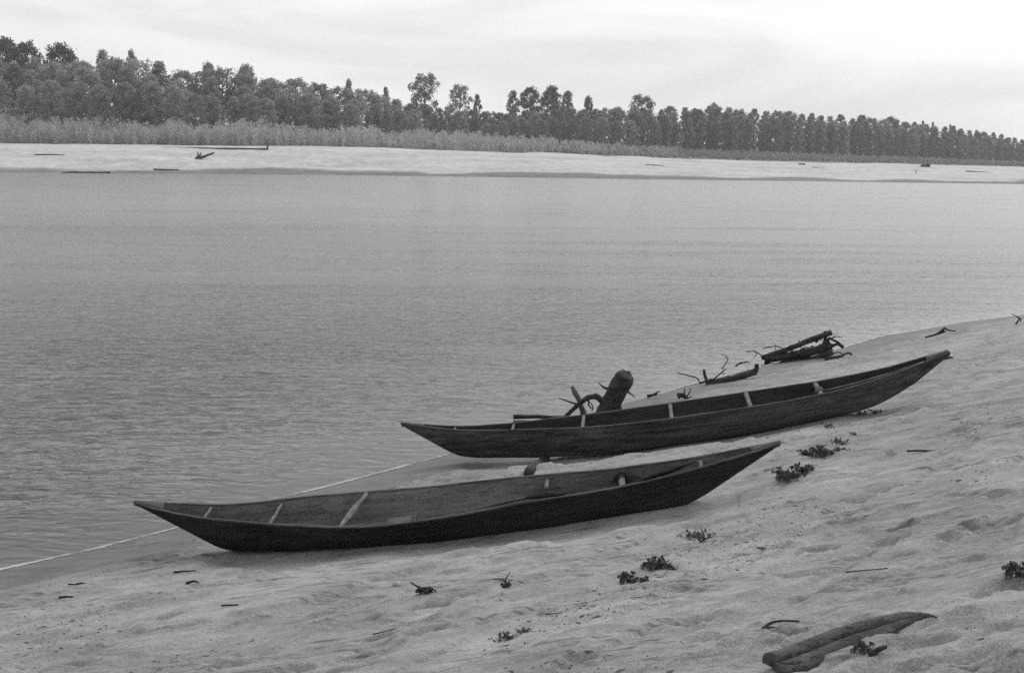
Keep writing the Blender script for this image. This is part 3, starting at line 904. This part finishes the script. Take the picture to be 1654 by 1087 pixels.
def placed(root_label, name, cat, parts, group=None):
    """thing with an Empty at its lowest point; parts = [(name, MB, mat)]"""
    allv = np.concatenate([np.array(p[1].v) for p in parts])
    i = int(np.argmin(allv[:, 2])); c = allv.mean(0); c[2] = allv[i, 2]
    if len(parts) == 1:
        n_, mb, mt = parts[0]
        o = link(name, make_mesh(name, np.array(mb.v) - c, mb.f), mt); o.location = c
        tag(o, root_label, cat, group); return o
    o = empty(name, c); tag(o, root_label, cat, group)
    for n_, mb, mt in parts: mb.build(n_, mt, o)
    return o

W1 = lambda X, y, z: boat_pt(B1, X, y, z)
# loose board in the bottom of the near boat
b, g, k, _ = section(B1, 1.72, 0)
mb = MB()
c0 = W1(1.72, .02, k + .10); ax_, la_, up_ = B1['ax'], B1['la'], B1['up']
e1 = ax_ * math.cos(.12) + up_ * math.sin(.06); e1 /= np.linalg.norm(e1)
mb.box(c0, e1 * .145, la_ * .14 + up_ * .02, up_ * .011)
mb2 = MB(); mb2.box(c0 + e1 * .13 + up_ * .022, e1 * .018, la_ * .15 + up_ * .02, up_ * .014)
mb3 = MB()
for s in (-1, 1): mb3.box(c0 + e1 * .0 + la_ * .085 * s - up_ * .035, e1 * .12, la_ * .012, up_ * .026)
placed('small pale board seat lying in the bottom of the near boat', 'board_seat', 'board', [('board', mb, M_BOARD), ('cleat', mb2, M_RIM), ('bearer', mb3, M_IN1)])
# paddle along the near side
def edge(X, dy, dz):
    b, g, k, _ = section(B1, X, 0)
    return W1(X, -b + dy, g + dz)
mb = MB(); mb.tube(np.array([edge(X, .075, -.035 + .055 * (X - 1.9) / 1.1) for X in np.linspace(1.85, 2.95, 12)]), .014, 8, .04, 9)
mb2 = MB(); V = []; Fc = []
for i, (X, w_) in enumerate(zip(np.linspace(2.95, 3.32, 9), [.016, .035, .05, .056, .056, .052, .045, .033, .012])):
    c = edge(X, .07, .018 + .01 * math.sin(i * .5) - .012 * i / 8.0); e = B1['la'] * .55 + B1['up'] * .83
    nrm = np.cross(B1['ax'], e)
    V += [c - e * w_ * .6, c + nrm * .007, c + e * w_ * .6, c - nrm * .007]
    if i:
        p = (i - 1) * 4; Fc += [(p + s, p + 4 + s, p + 4 + (s + 1) % 4, p + (s + 1) % 4) for s in range(4)]
Fc += [(3, 2, 1, 0), (32, 33, 34, 35)]
mb2.add(V, Fc)
placed('long paddle with dark blade lying along the near boat gunwale', 'paddle', 'paddle', [('shaft', mb, M_RIM), ('blade', mb2, M_HULL1)])
# split slat at the bow end
mb = MB(); V = []; Fc = []
for i, X in enumerate(np.linspace(3.98, 4.52, 10)):
    t = i / 9; b, g, k, _ = section(B1, X, 0)
    c = W1(X, -b + .05 + .05 * t, g + .004 + .035 * t); w_ = .010 + .022 * math.sin(math.pi * min(1, t * 1.1) ** .8)
    V += [c - B1['up'] * w_, c + B1['la'] * .008, c + B1['up'] * w_ * .6, c - B1['la'] * .008]
    if i:
        p = (i - 1) * 4; Fc += [(p + s, p + 4 + s, p + 4 + (s + 1) % 4, p + (s + 1) % 4) for s in range(4)]
Fc += [(3, 2, 1, 0), (36, 37, 38, 39)]
mb.add(V, Fc)
placed('dark split slat sticking up inside the high end of the near boat', 'wooden_slat', 'slat', [('slat', mb, M_HULL1)])

# --- far boat
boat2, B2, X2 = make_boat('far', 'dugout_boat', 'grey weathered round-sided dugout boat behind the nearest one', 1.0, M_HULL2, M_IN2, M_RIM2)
for i, (X, rad) in enumerate(((-0.12, .016), (0.62, .020), (1.51, .024), (2.62, .026), (3.59, .030))):
    thwart(boat2, B2, X2, X, rad, .025, seed=20 + i, waist=[1.1, 1, .95, .95, 1, .95, .9, 1, 1.1])
thwart(boat2, B2, X2, 4.46, .032, .03, seed=27)
b, g, k, _ = section(B2, 4.46, 1)
mb = MB()
for q in range(4):
    cpt = local(B2, X2, 4.46, -b * .35 + q * .03, g - .03)
    mb.tube(np.array([cpt + np.array([.045 * math.cos(t), .01 * math.sin(t), .045 * math.sin(t)]) for t in np.linspace(0, 6.6, 14)]), .010, 6, .1, q)
link('rope_lashing', make_mesh('rope_lashing', np.array(mb.v), mb.f), M_THW, boat2)
mb = MB()
mb.tube(np.array([local(B2, X2, X, -float(np.interp(X, B2['X'], B2['b'])) * (.30 if X < 5 else .25), float(np.interp(X, B2['X'], B2['g'])) - .02 + .0 * X) for X in np.linspace(4.46, 5.75, 14)]), .011, 7, .05, 8)
link('tow_line', make_mesh('tow_line', np.array(mb.v), mb.f), M_THW, boat2)
for (Xa, Xb, kk) in ((-.78, -.5, .8), (5.80, 6.06, .86)):
    V = []; Fc = []
    for i, X in enumerate(np.linspace(Xa, Xb, 8)):
        b, g, k, _ = section(B2, X, 1)
        for y, z in ((-b * kk, g - .04), (-b * kk, g + .006), (0, g + .016), (b * kk, g + .006), (b * kk, g - .04)):
            V.append(local(B2, X2, X, y, z))
        if i:
            p = (i - 1) * 5; Fc += [(p + s, p + 5 + s, p + 6 + s, p + 1 + s) for s in range(4)]
    Fc += [(0, 1, 2, 3, 4), (39, 38, 37, 36, 35)]
    link('stem_block', make_mesh('stem_block', np.array(V), Fc), M_HULL2, boat2)

# roller log under the far boat
p0 = gp(853, 768, .05); q0 = boat_pt(B2, .95, -.02, -.14)
mb = MB(); mb.tube(bend(p0, q0 + (q0 - p0) * .25, 6, .01, 2), [.055, .06, .058, .055, .06, .055], 10, .06, 4)
placed('short round pole propping up the left end of the far boat', 'roller_pole', 'pole', [('roller', mb, M_DRIFT)])

# ------------------------------------------------------------------ driftwood on the near shore
Y = 21.6
P = lambda px, py, y=None: at_y(px, py, Y if y is None else y)
mb = MB()
tp = path([P(968, 690, 21.7), P(980, 668, 21.6), P(994, 637, 21.5), P(1011, 606, 21.4)], 12)
mb.tube(tp, [.22, .195, .175, .165, .162, .155, .158, .148, .152, .150, .152, .130], 14, .09, 3)
me_r = [MB() for _ in range(5)]
me_r[0].tube(path([P(985, 660), P(966, 642), P(955, 641), P(945, 645), P(930, 657), P(912, 674)], 16), np.linspace(.055, .03, 16), 8, .12, 5)
me_r[1].tube(path([P(933, 653), P(920, 649), P(903, 643)], 8), np.linspace(.018, .009, 8), 6, .1, 6)
me_r[2].tube(path([P(985, 628), P(976, 626), P(966, 618)], 7), np.linspace(.03, .006, 7), 6, .1, 7)
me_r[3].tube(path([P(1006, 630), P(1016, 634), P(1026, 642)], 7), np.linspace(.022, .006, 7), 6, .1, 8)
me_r[4].tube(path([P(990, 648), P(999, 654), P(1003, 668)], 7), np.linspace(.04, .03, 7), 6, .1, 9)
mbe = MB()
d = tp[-1] - tp[-2]; d /= np.linalg.norm(d)
a = np.cross(d, [0, 0, 1]); a /= np.linalg.norm(a); bb = np.cross(a, d)
rr_ = np.random.default_rng(4)
V = [tp[-1] + d * .03]; ring = []
for ri, rad in enumerate((.045, .085, .120)):
    for k in range(14):
        q = 2 * math.pi * k / 14
        V.append(tp[-1] + (a * math.cos(q) + bb * math.sin(q)) * rad + d * (rr_.uniform(-.03, .07) if ri < 2 else -.004))
Fc = [(0, 1 + k, 1 + (k + 1) % 14) for k in range(14)]
for ri in range(2):
    Fc += [(1 + ri * 14 + k, 1 + (ri + 1) * 14 + k, 1 + (ri + 1) * 14 + (k + 1) % 14, 1 + ri * 14 + (k + 1) % 14) for k in range(14)]
mbe.add(V, Fc)
mbk = MB()
mbk.tube(path([P(952, 644), P(950, 652), P(955, 660)], 6), [.012] * 6, 5); mbk.tube(path([P(948, 646), P(957, 655), P(956, 664)], 6), [.010] * 6, 5)
placed('thick dark leaning tree stump with roots behind the far boat', 'driftwood_stump', 'stump',
       [('trunk', mb, M_DRIFT), ('broken_end', mbe, M_ENDGRAIN)] + [('root', q, M_DRIFT) for q in me_r] + [('rootlet', mbk, M_DRIFT)])
mb = MB(); mb.tube(bend(P(829, 673, 21.3), P(916, 674, 21.3), 8, .006, 3), np.linspace(.034, .026, 8), 8, .08, 3)
placed('straight stick lying level at the water left of the stump', 'driftwood_stick', 'stick', [('s', mb, M_DRIFT)])
mb = MB(); mb.tube(bend(P(924, 624, 21.9), P(948, 676, 21.9), 6, .01, 4), [.03, .045, .042, .04, .05, .05], 8, .08, 4)
placed('pale slanting stake standing beside the leaning stump', 'stake', 'stake', [('s', mb, M_DRIFT2)])

def branchy(label, name, cat, y, mains, twigs, mat=M_DRIFT, names=('trunk', 'branch')):
    parts = []
    for j, (pts, r0, r1) in enumerate(mains):
        m_ = MB(); pp = path([at_y(a, b, y + (c[0] if c else 0)) for a, b, *c in pts], 10 if len(pts) > 2 else 8)
        m_.tube(pp, np.linspace(r0, r1, len(pp)), 9, .12, j + 30); parts.append((names[0], m_, mat))
    for j, (pts, r0, r1) in enumerate(twigs):
        m_ = MB(); pp = path([at_y(a, b, y + (c[0] if c else 0)) for a, b, *c in pts], 9)
        m_.tube(pp, np.linspace(r0, r1, len(pp)), 6, .12, j + 60); parts.append((names[1], m_, mat))
    return placed(label, name, cat, parts)
rt_ = np.random.default_rng(31); TW = []
for k in range(16):
    a_ = rt_.uniform(1245, 1350); b_ = 578 - (a_ - 1240) * .22 + rt_.uniform(-9, 6); l_ = rt_.uniform(8, 26); an_ = rt_.uniform(-.9, .7)
    TW.append(([(a_, b_, rt_.uniform(-.3, .3)), (a_ + l_ * .5 * math.cos(an_), b_ + l_ * .5 * math.sin(an_) - 3, rt_.uniform(-.3, .3)), (a_ + l_ * math.cos(an_), b_ + l_ * math.sin(an_), rt_.uniform(-.3, .3))], rt_.uniform(.012, .03), .006))
yh = float(on_ground(1290, 582)[1])
branchy('big dark driftwood snag with tangled branches at the shore', 'driftwood_snag', 'driftwood', yh,
        [([(1230, 578), (1262, 568), (1300, 553), (1343, 537)], .05, .055), ([(1236, 580), (1280, 574), (1340, 562)], .075, .085), ([(1262, 582), (1300, 583), (1345, 569, -.2)], .05, .06), ([(1300, 572), (1330, 560), (1338, 552)], .08, .05)],
        [([(1333, 535), (1333, 548), (1328, 560)], .04, .03), ([(1311, 544), (1312, 548), (1314, 552)], .03, .03), ([(1338, 546), (1350, 551), (1364, 560)], .03, .008),
         ([(1232, 563), (1244, 560), (1256, 560), (1268, 565)], .012, .010), ([(1340, 562), (1352, 556), (1362, 562)], .035, .02), ([(1335, 548), (1340, 556), (1344, 566)], .04, .02),
         ([(1326, 556), (1322, 562), (1318, 568)], .03, .02), ([(1205, 568), (1220, 568), (1234, 577)], .010, .010), ([(1218, 566), (1222, 573), (1216, 578)], .008, .006),
         ([(1290, 548), (1291, 556)], .010, .012), ([(1252, 555), (1253, 570)], .006, .006), ([(1236, 578), (1235, 586)], .012, .008), ([(1268, 574), (1290, 579), (1310, 574)], .02, .02), ([(1345, 550), (1360, 558), (1358, 563)], .012, .006)] + TW)
yh = float(on_ground(1180, 616)[1])
branchy('low driftwood log with upturned end and thin twigs left of the snag', 'driftwood_log', 'driftwood', yh,
        [([(1140, 622), (1175, 614), (1221, 600)], .045, .06), ([(1150, 616), (1190, 608), (1216, 600)], .03, .03)],
        [([(1222, 588), (1222, 596), (1218, 604)], .04, .04), ([(1137, 597), (1139, 608), (1143, 618)], .025, .03), ([(1144, 618), (1158, 608), (1172, 596)], .015, .010), ([(1136, 628), (1146, 622), (1160, 616)], .012, .012),
         ([(1130, 619), (1150, 612)], .02, .015), ([(1160, 620), (1170, 611), (1180, 605)], .012, .006)])
yh = float(on_ground(1375, 580)[1])
branchy('small curled branch on the sand right of the snag', 'fallen_branch', 'branch', yh,
        [([(1332, 580), (1350, 577), (1362, 575)], .03, .02)], [([(1334, 578), (1345, 571), (1356, 569), (1362, 575)], .014, .01), ([(1362, 573), (1370, 570), (1376, 573)], .02, .02)])
yh = float(on_ground(1520, 545)[1])
branchy('thin forked twig lying beyond the raised end of the far boat', 'forked_twig', 'twig', yh,
        [([(1494, 545), (1512, 540), (1524, 533)], .015, .03)], [([(1520, 536), (1526, 530), (1530, 533), (1544, 535)], .03, .012), ([(1515, 540), (1528, 535)], .015, .015)])
yh = float(on_ground(1643, 523)[1])
branchy('small upright dead sprig at the far right edge of the beach', 'dead_sprig', 'sprig', yh,
        [([(1640, 524), (1646, 516), (1644, 511)], .02, .008)], [([(1644, 518), (1649, 514), (1648, 520)], .015, .01), ([(1634, 507), (1640, 510), (1645, 514)], .008, .01)])
yh = float(on_ground(1100, 645)[1])
branchy('little tuft of broken twigs just behind the far boat', 'twig_tuft', 'twigs', yh,
        [([(1094, 640), (1101, 638), (1110, 643)], .05, .03)], [([(1102, 642), (1106, 632), (1105, 627)], .012, .008), ([(1108, 642), (1113, 635), (1116, 626)], .012, .006), ([(1096, 644), (1097, 634)], .012, .006), ([(1110, 644), (1118, 640)], .012, .006)])
yh = 26.5
branchy('thin bent reed standing in the shallows left of the snag', 'bent_reed', 'reed', yh, [([(1166, 596), (1176, 580), (1172, 575), (1164, 572)], .010, .006)], [([(1176, 580), (1170, 577)], .006, .004)], names=('stem', 'shoot'))
branchy('thin crooked twig floating in the shallows above the low log', 'floating_twig', 'twig', 26.0, [([(1188, 592), (1194, 587), (1206, 585)], .016, .012)], [([(1194, 588), (1206, 584, .1), (1210, 586)], .012, .008)])
branchy('fine arched twig in the water by the foam line', 'arched_twig', 'twig', 24.2, [([(1095, 603), (1110, 606), (1126, 611), (1131, 620)], .009, .012)], [([(1126, 611), (1120, 607)], .006, .004)])
branchy('small dark stick lying across the foam behind the stump', 'short_stick', 'stick', 23.2, [([(1045, 640), (1056, 637), (1066, 631)], .03, .008)], [([(1050, 639), (1062, 637)], .02, .012)])
p0 = gp(1506, 590, .03)
mb = MB(); mb.tube(np.array([p0 + np.array([.02, 0.12, 0]), p0 + np.array([.10, .06, .015]), p0 + np.array([.2, .0, .03]), p0 + np.array([.29, -.05, .03])]), [.05, .055, .06, .045], 10, .08, 3)
placed('short log end poking out beneath the raised end of the far boat', 'short_log', 'log', [('l', mb, M_DRIFT)])

# ------------------------------------------------------------------ half-buried log in the foreground
cl = [(1240, 1083), (1290, 1066), (1350, 1043), (1410, 1021), (1455, 1007), (1490, 997), (1515, 990)]
G = path([gp(a, b) for a, b in cl], 22)
G[:, 2] = np.linspace(G[0, 2], G[-1, 2], 22) + .012 * np.sin(np.linspace(0, 3.1, 22))
rad = np.interp(np.linspace(0, 1, 22), [0, .12, .4, .65, .85, 1], [.046, .046, .045, .036, .020, .002])
LZ = np.array([max(ground_z(q[0] + a, q[1] + b) for a in (-.05, 0, .05) for b in (-.08, 0, .05)) for q in G])
LZ = np.convolve(np.pad(LZ, 3, 'edge'), np.ones(7) / 7, 'valid')
mbu, mbl = MB(), MB()
V = []; Fc = []; V2 = []; F2 = []
rr_ = np.random.default_rng(9)
for i in range(22):
    t = G[min(i + 1, 21)] - G[max(i - 1, 0)]; t[2] = 0; t /= np.linalg.norm(t)
    s = np.array([-t[1], t[0], 0.0]); R_ = rad[i]
    c = np.array([G[i][0], G[i][1], LZ[i] + R_ * .30 - .02 * max(0, i - 15) / 6])
    for k in range(9):
        q = math.pi * (-.12 + 1.24 * k / 8)
        rr = R_ * (1 + .06 * rr_.uniform(-1, 1))
        V.append(c + s * math.cos(q) * rr * 1.05 + np.array([0, 0, 1]) * math.sin(q) * rr * .95)
    fl = R_ * np.interp(i / 21, [0, .5, .62, .75], [1.5, 1.4, .8, 0.1])
    e0 = c - s * R_ * 1.02
    for k, (o_, hz) in enumerate(((.05, -.6), (.05, .12), (.16, .30), (.34, .22), (.8, .02), (1.1, -.35), (1.2, -.9))):
        V2.append(e0 - s * fl * o_ + np.array([0, 0, R_ * hz * (1 + .1 * rr_.uniform(-1, 1))]))
    if i:
        p = (i - 1) * 9; Fc += [(p + k, p + 9 + k, p + 10 + k, p + 1 + k) for k in range(8)]
        p = (i - 1) * 7; F2 += [(p + k, p + 7 + k, p + 8 + k, p + 1 + k) for k in range(6)]
Fc += [tuple(range(9))]; F2 += [tuple(range(7))]
mbu.add(V, Fc); mbl.add(V2, F2)
placed('half-buried grey log with a lengthwise split in the right foreground', 'buried_log', 'log', [('upper_half', mbu, M_LOG), ('split_half', mbl, M_LOG)])

# ------------------------------------------------------------------ weeds, stone, scraps on the sand
def weed_proto(seed, n=70, rad=.13, hgt=.05, stems=8):
    r = np.random.default_rng(seed)
    mb = MB()
    st = []
    for k in range(stems):
        an = r.uniform(0, 6.28); l = rad * r.uniform(.5, 1.15)
        q = path([(0, 0, -.01), (math.cos(an) * l * .5, math.sin(an) * l * .5, hgt * r.uniform(.4, 1)), (math.cos(an + .3) * l, math.sin(an + .3) * l, hgt * r.uniform(.05, .8))], 6)
        mb.tube(q, np.linspace(.004, .002, 6), 4, .1, k); st.append(q)
    stem = make_mesh('stem', np.array(mb.v), mb.f)
    cs = np.concatenate([s[r.integers(1, 6, n // stems)] + r.normal(0, rad * .09, (n // stems, 3)) for s in st])
    cs[:, 2] = np.abs(cs[:, 2]) + .004
    V, Fq, T = leaf_cloud(cs, .02, np.full(len(cs), .5), r, 2.2)
    return make_mesh('leaf_cluster', V, Fq, False), stem
WP = [weed_proto(s) for s in (1, 2, 3, 4)] + [weed_proto(9, 220, .10, .06, 10), weed_proto(10, 260, .12, .05, 12)]
WEEDS = [(1302, 740, .8, 4, 'small dark weed, left of a pair below the far boat'), (1328, 742, 1.15, 5, 'spreading dark weed, right of a pair below the far boat'),
         (1327, 722, .6, 0, 'tiny weed sprig just above the spreading dark weed'), (1362, 714, 1.0, 1, 'loose weed tuft, upper of two right of the tiny sprig'),
         (1360, 727, .9, 2, 'loose weed tuft, lower of two right of the tiny sprig'), (1268, 782, 1.2, 5, 'dark weed clump right of the near boat, left of two'),
         (1295, 770, 1.0, 4, 'dark weed clump right of the near boat, right of two'), (1116, 860, .9, 0, 'flat weed below the right end of the near boat, upper of two'),
         (1140, 871, 1.0, 3, 'flat weed below the right end of the near boat, lower of two'), (1065, 920, 1.0, 5, 'bushy weed on the sand, largest of three in the centre foreground'),
         (1018, 937, .8, 4, 'dense weed on the sand, leftmost of three in the centre foreground'), (1038, 942, .5, 4, 'tiny weed between two larger ones in the centre foreground'),
         (822, 1027, .7, 2, 'small low weed tuft near the bottom edge of the photo'), (1412, 666, .9, 1, 'straggling weed under the far boat raised end'), (1390, 668, .7, 0, 'tiny weed beside straggling one under the far boat'),
         (845, 1018, .4, 1, 'tiny sprig beside the low weed tuft at the bottom'), (1395, 1058, .6, 4, 'small dark weed against the lower side of the buried log'), (1648, 930, .9, 4, 'dark lump of weed cut off by the right edge'),
         (1335, 686, .7, 2, 'faint weed scrap in the shade below the far boat'), (1380, 700, .5, 3, 'faint weed scrap right of the loose tufts')]
def weed(a, b_, s, i, lab, name='weed_clump'):
    p = gp(a, b_); o = empty(name, p)
    o.scale = (s, s, s); o.rotation_euler[2] = random.uniform(0, 6.28)
    tag(o, lab, 'weed', 'weeds on the sand')
    link('leaf_cluster', WP[i][0], M_WEED, o); link('stem', WP[i][1], M_WEED, o)
for w_ in WEEDS: weed(*w_)

def scrap(label, name, cat, a, b_, sticks, mat=M_DRIFT, lump=None):
    c = gp(a, b_); parts = []
    if lump:
        m_ = MB(); r = np.random.default_rng(int(a))
        for k in range(lump[1]):
            q = c + np.array([r.uniform(-1, 1) * lump[0], r.uniform(-.6, .6) * lump[0], .01 + r.uniform(0, .5) * lump[0]])
            e = r.normal(0, 1, 3) * np.array([1, 1, .4]); e /= np.linalg.norm(e)
            m_.tube(bend(q - e * lump[0] * .5, q + e * lump[0] * .5, 4, .08, k), [.004, .012, .012, .004], 5, .2, k)
        parts.append(('tangle', m_, mat))
    for k, (pts, r0, r1) in enumerate(sticks):
        m_ = MB(); pp = path([c + np.array(q) for q in pts], 8); m_.tube(pp, np.linspace(r0, r1, 8), 6, .12, k); parts.append(('stick', m_, mat))
    return placed(label, name, cat, parts)
scrap('dark lump of root with a short spike in the left foreground', 'root_lump', 'root', 685, 967, [([(0, 0, .03), (-.05, 0, .05), (-.10, .02, .075)], .010, .005), ([(.02, 0, .02), (.06, .01, .03), (.09, -.01, .01)], .009, .004)], lump=(.055, 16))
scrap('thin upright root scrap on the sand, right of the root lump', 'root_scrap', 'root', 817, 955, [([(0, 0, 0), (.0, .0, .06), (.03, .02, .11)], .006, .003), ([(0, 0, .03), (-.03, 0, .06), (-.09, .01, .06)], .005, .003), ([(.01, 0, .02), (.03, -.01, .06), (.05, 0, .05)], .005, .003)], lump=(.03, 10))
scrap('thin dark twig on the sand near the bottom left centre', 'sand_twig', 'twig', 618, 1025, [([(-.06, -.03, .01), (0, 0, .015), (.08, .06, .02)], .005, .003)])
scrap('short curved twig on the sand below the weeds', 'sand_twig', 'twig', 893, 990, [([(-.05, 0, .008), (0, -.01, .012), (.06, .02, .012)], .005, .003)])
scrap('thin twig lying right of the centre foreground weeds', 'sand_twig', 'twig', 1400, 930, [([(-.14, -.03, .008), (0, 0, .012), (.14, .05, .012)], .005, .003)])
scrap('flat dark chip at the edge of the wet sand at left', 'wood_chip', 'chip', 132, 941, [([(-.05, 0, .01), (0, .02, .015), (.06, .0, .01)], .012, .006), ([(-.12, 0, .01), (-.05, .0, .01)], .008, .006)])
scrap('small dark chip below the wet sand at the far left', 'wood_chip', 'chip', 107, 967, [([(-.06, -.01, .01), (0, .01, .012), (.06, .015, .01)], .013, .006)])
scrap('thin dark chip left of the near boat pointed end', 'wood_chip', 'chip', 298, 921, [([(-.09, -.02, .01), (0, 0, .012), (.10, .02, .01)], .010, .005)])
scrap('broken chip below the left end of the near boat', 'wood_chip', 'chip', 312, 948, [([(-.05, -.03, .01), (0, 0, .02), (.05, .0, .01)], .014, .006)])
scrap('slim chip on the sand below the left half of the near boat', 'wood_chip', 'chip', 370, 980, [([(-.06, 0, .008), (.07, .02, .01)], .008, .005)])
scrap('long dark strip of bark by the foreground hollow', 'bark_strip', 'bark', 1262, 1012, [([(-.11, -.05, .01), (-.05, .02, .02), (.02, .05, .02), (.11, .06, .015)], .008, .006), ([(-.12, -.06, .01), (-.06, -.03, .01), (0, -.06, .01)], .006, .004)])
scrap('dark forked stub beside the split end of the buried log', 'wood_stub', 'stub', 1410, 1062, [([(-.02, -.01, .0), (.03, .0, .03), (.07, .03, .03)], .018, .01)])
scrap('small dark stick on the sand right of the far boat', 'sand_stick', 'stick', 1487, 719, [([(-.13, 0, .012), (0, .01, .016), (.13, .03, .012)], .012, .008)])
# pale stone
c = gp(641, 941); r = np.random.default_rng(2)
V = []; Fc = []
nu, nv = 10, 7
for j in range(nv):
    for i in range(nu):
        th = math.pi * j / (nv - 1); ph = 2 * math.pi * i / nu
        q = 1 + r.uniform(-.08, .08)
        V.append((.034 * q * math.sin(th) * math.cos(ph), .028 * q * math.sin(th) * math.sin(ph), .024 * q * math.cos(th) + .014))
for j in range(nv - 1):
    Fc += [(j * nu + i, j * nu + (i + 1) % nu, (j + 1) * nu + (i + 1) % nu, (j + 1) * nu + i) for i in range(nu)]
o = link('pebble', make_mesh('pebble', V, Fc), M_STONE); o.location = c
tag(o, 'single pale pebble on the sand left of the root lump', 'pebble')

# scattered bark crumbs: uncountable
r = np.random.default_rng(77)
cand = np.stack([r.uniform(-5.5, 9, 60000), 6.5 + 23.5 * r.random(60000) ** 1.7], -1)
u_, d_ = shore_uw(cand[:, 0], cand[:, 1])
dens = np.clip(fbm(u_ * .5, d_ * 1.7, 4, 200) * 3.4 - .05, 0, 1) ** 1.2 * (d_ > .75) * (.25 + .75 * np.clip(d_ / 3, 0, 1))
cand = cand[(r.random(60000) < dens * .8)]
pr = proj(np.c_[cand, smooth_z(cand[:, 0], cand[:, 1])])
V = []; Fq = []
for (x, y) in cand[:16000]:
    z = ground_z(x, y)
    L = r.uniform(.004, .013) * (1 + 2.0 * (r.random() < .12) + 4.0 * (r.random() < .02)); wv = L * r.uniform(.15, .45)
    an = r.normal(math.atan2(SE[1], SE[0]) - .8, .6); ca, sa = math.cos(an), math.sin(an)
    n = len(V); hz = r.uniform(.003, .008)
    V += [(x - ca * L, y - sa * L, z - .002), (x + sa * wv, y - ca * wv, z - .001), (x + ca * L, y + sa * L, z), (x - sa * wv, y + ca * wv, z - .001), (x, y, z + hz)]
    Fq += [(n, n + 1, n + 4), (n + 1, n + 2, n + 4), (n + 2, n + 3, n + 4), (n + 3, n, n + 4)]
o = link('bark_litter', make_mesh('bark_litter', V, Fq, False), M_LITTER)
tag(o, 'fine dark bark crumbs strewn in streaks over the near sand', 'litter', kind='stuff')

# ------------------------------------------------------------------ driftwood on the far bank
def farlog(label, name, cat, pts, r0, r1, twigs=(), mat=M_DRIFT):
    P0 = far_at(*pts[0]); D0 = P0[1]
    Q = []
    for a, b in pts: 
        q = at_y(a, b, D0); Q.append(q)
    parts = []
    m_ = MB(); pp = path(Q, 8) if len(Q) > 2 else bend(Q[0], Q[1], 8, .006, int(pts[0][0])); m_.tube(pp, np.linspace(r0, r1, 8), 7, .15, 4); parts.append(('trunk', m_, mat))
    for k, (tp_, a_, b_) in enumerate(twigs):
        m_ = MB(); pp = path([at_y(a, b, D0) for a, b in tp_], 6); m_.tube(pp, np.linspace(a_, b_, 6), 6, .1, k); parts.append(('branch', m_, mat))
    return placed(label, name, cat, parts)
farlog('uprooted trunk with spiky roots lying on the far sandbank', 'uprooted_trunk', 'driftwood', [(316, 258), (328, 254), (346, 247)], .40, .14, [([(318, 257), (320, 250), (319, 245)], .22, .06), ([(320, 256), (324, 250), (325, 246)], .2, .06), ([(316, 258), (313, 259)], .3, .15), ([(322, 255), (323, 248)], .15, .05)])
farlog('long pale log below the willow scrub on the far bank', 'long_log', 'log', [(255, 239), (340, 240.5), (430, 242)], .16, .30, [([(432, 243), (432, 239), (433, 234)], .24, .14)])
farlog('thin dark pole lying at the left on the far sandbank', 'far_pole', 'pole', [(56, 250.5), (80, 250), (104, 251)], .12, .10, [([(101, 251), (103, 254), (105, 256)], .22, .18), ([(64, 251), (66, 254)], .07, .05), ([(84, 251), (85, 256)], .07, .05)])
farlog('dark sodden log at the far water edge, leftmost', 'sodden_log', 'log', [(100, 280), (115, 279), (145, 280), (178, 280)], .15, .28)
farlog('straight grey log at the far water edge beside the sodden log', 'stranded_log', 'log', [(248, 274), (268, 274.5), (288, 275)], .14, .16)
farlog('dark bristling snag on the far sandbank at right', 'far_snag', 'driftwood', [(1488, 270), (1495, 269), (1502, 267)], .5, .3, [([(1492, 268), (1490, 265)], .2, .08), ([(1496, 268), (1498, 264)], .2, .08), ([(1485, 270), (1492, 271)], .2, .2)])
farlog('short dark log on the far sand above the wet flats', 'far_short_log', 'log', [(1290, 266), (1300, 266.5)], .25, .3)
farlog('long thin dark log on the far sand, left of three at right', 'far_thin_log', 'log', [(1312, 271), (1335, 273), (1357, 275.5)], .16, .22)
farlog('thin dark log on the far sand, middle of three at right', 'far_thin_log', 'log', [(1400, 275), (1428, 278)], .15, .2)
farlog('long thin dark log on the far sand, right of three', 'far_thin_log', 'log', [(1560, 277), (1600, 280), (1640, 282.5)], .15, .22)
farlog('faint long log in front of the snag on the far sand', 'far_pale_log', 'log', [(1475, 276), (1500, 277), (1522, 279)], .14, .14)
farlog('small leaning post on the far sand at right', 'far_post', 'post', [(1478, 281), (1480, 278)], .12, .1)
farlog('small dark bush stub on the far sand right of centre', 'far_stub', 'stub', [(1192, 259), (1193, 255)], .4, .15, [([(1191, 257), (1189, 255)], .2, .1)])
farlog('low dark wreck timber on the far sand right of centre', 'far_timber', 'timber', [(1042, 267), (1058, 268), (1072, 269.5)], .15, .25)
# ------------------------------------------------------------------ thin air haze over the river
mb = MB(); mb.box((0, 430, 23), (660, 0, 0), (0, 530, 0), (0, 0, 28.5))
hm = bpy.data.materials.new('haze'); hm.use_nodes = True; nt = hm.node_tree; nt.nodes.clear()
ho = nt.nodes.new('ShaderNodeOutputMaterial'); hv = nt.nodes.new('ShaderNodeVolumePrincipled')
hv.inputs['Color'].default_value = (.95, .95, .95, 1); hv.inputs['Density'].default_value = 0.0003; hv.inputs['Anisotropy'].default_value = 0.2
nt.links.new(hv.outputs[0], ho.inputs['Volume'])
tag(link('haze', make_mesh('haze', np.array(mb.v), mb.f, False), hm), 'thin pale haze over the whole river', 'haze', kind='stuff')
print('objects', len(bpy.data.objects))
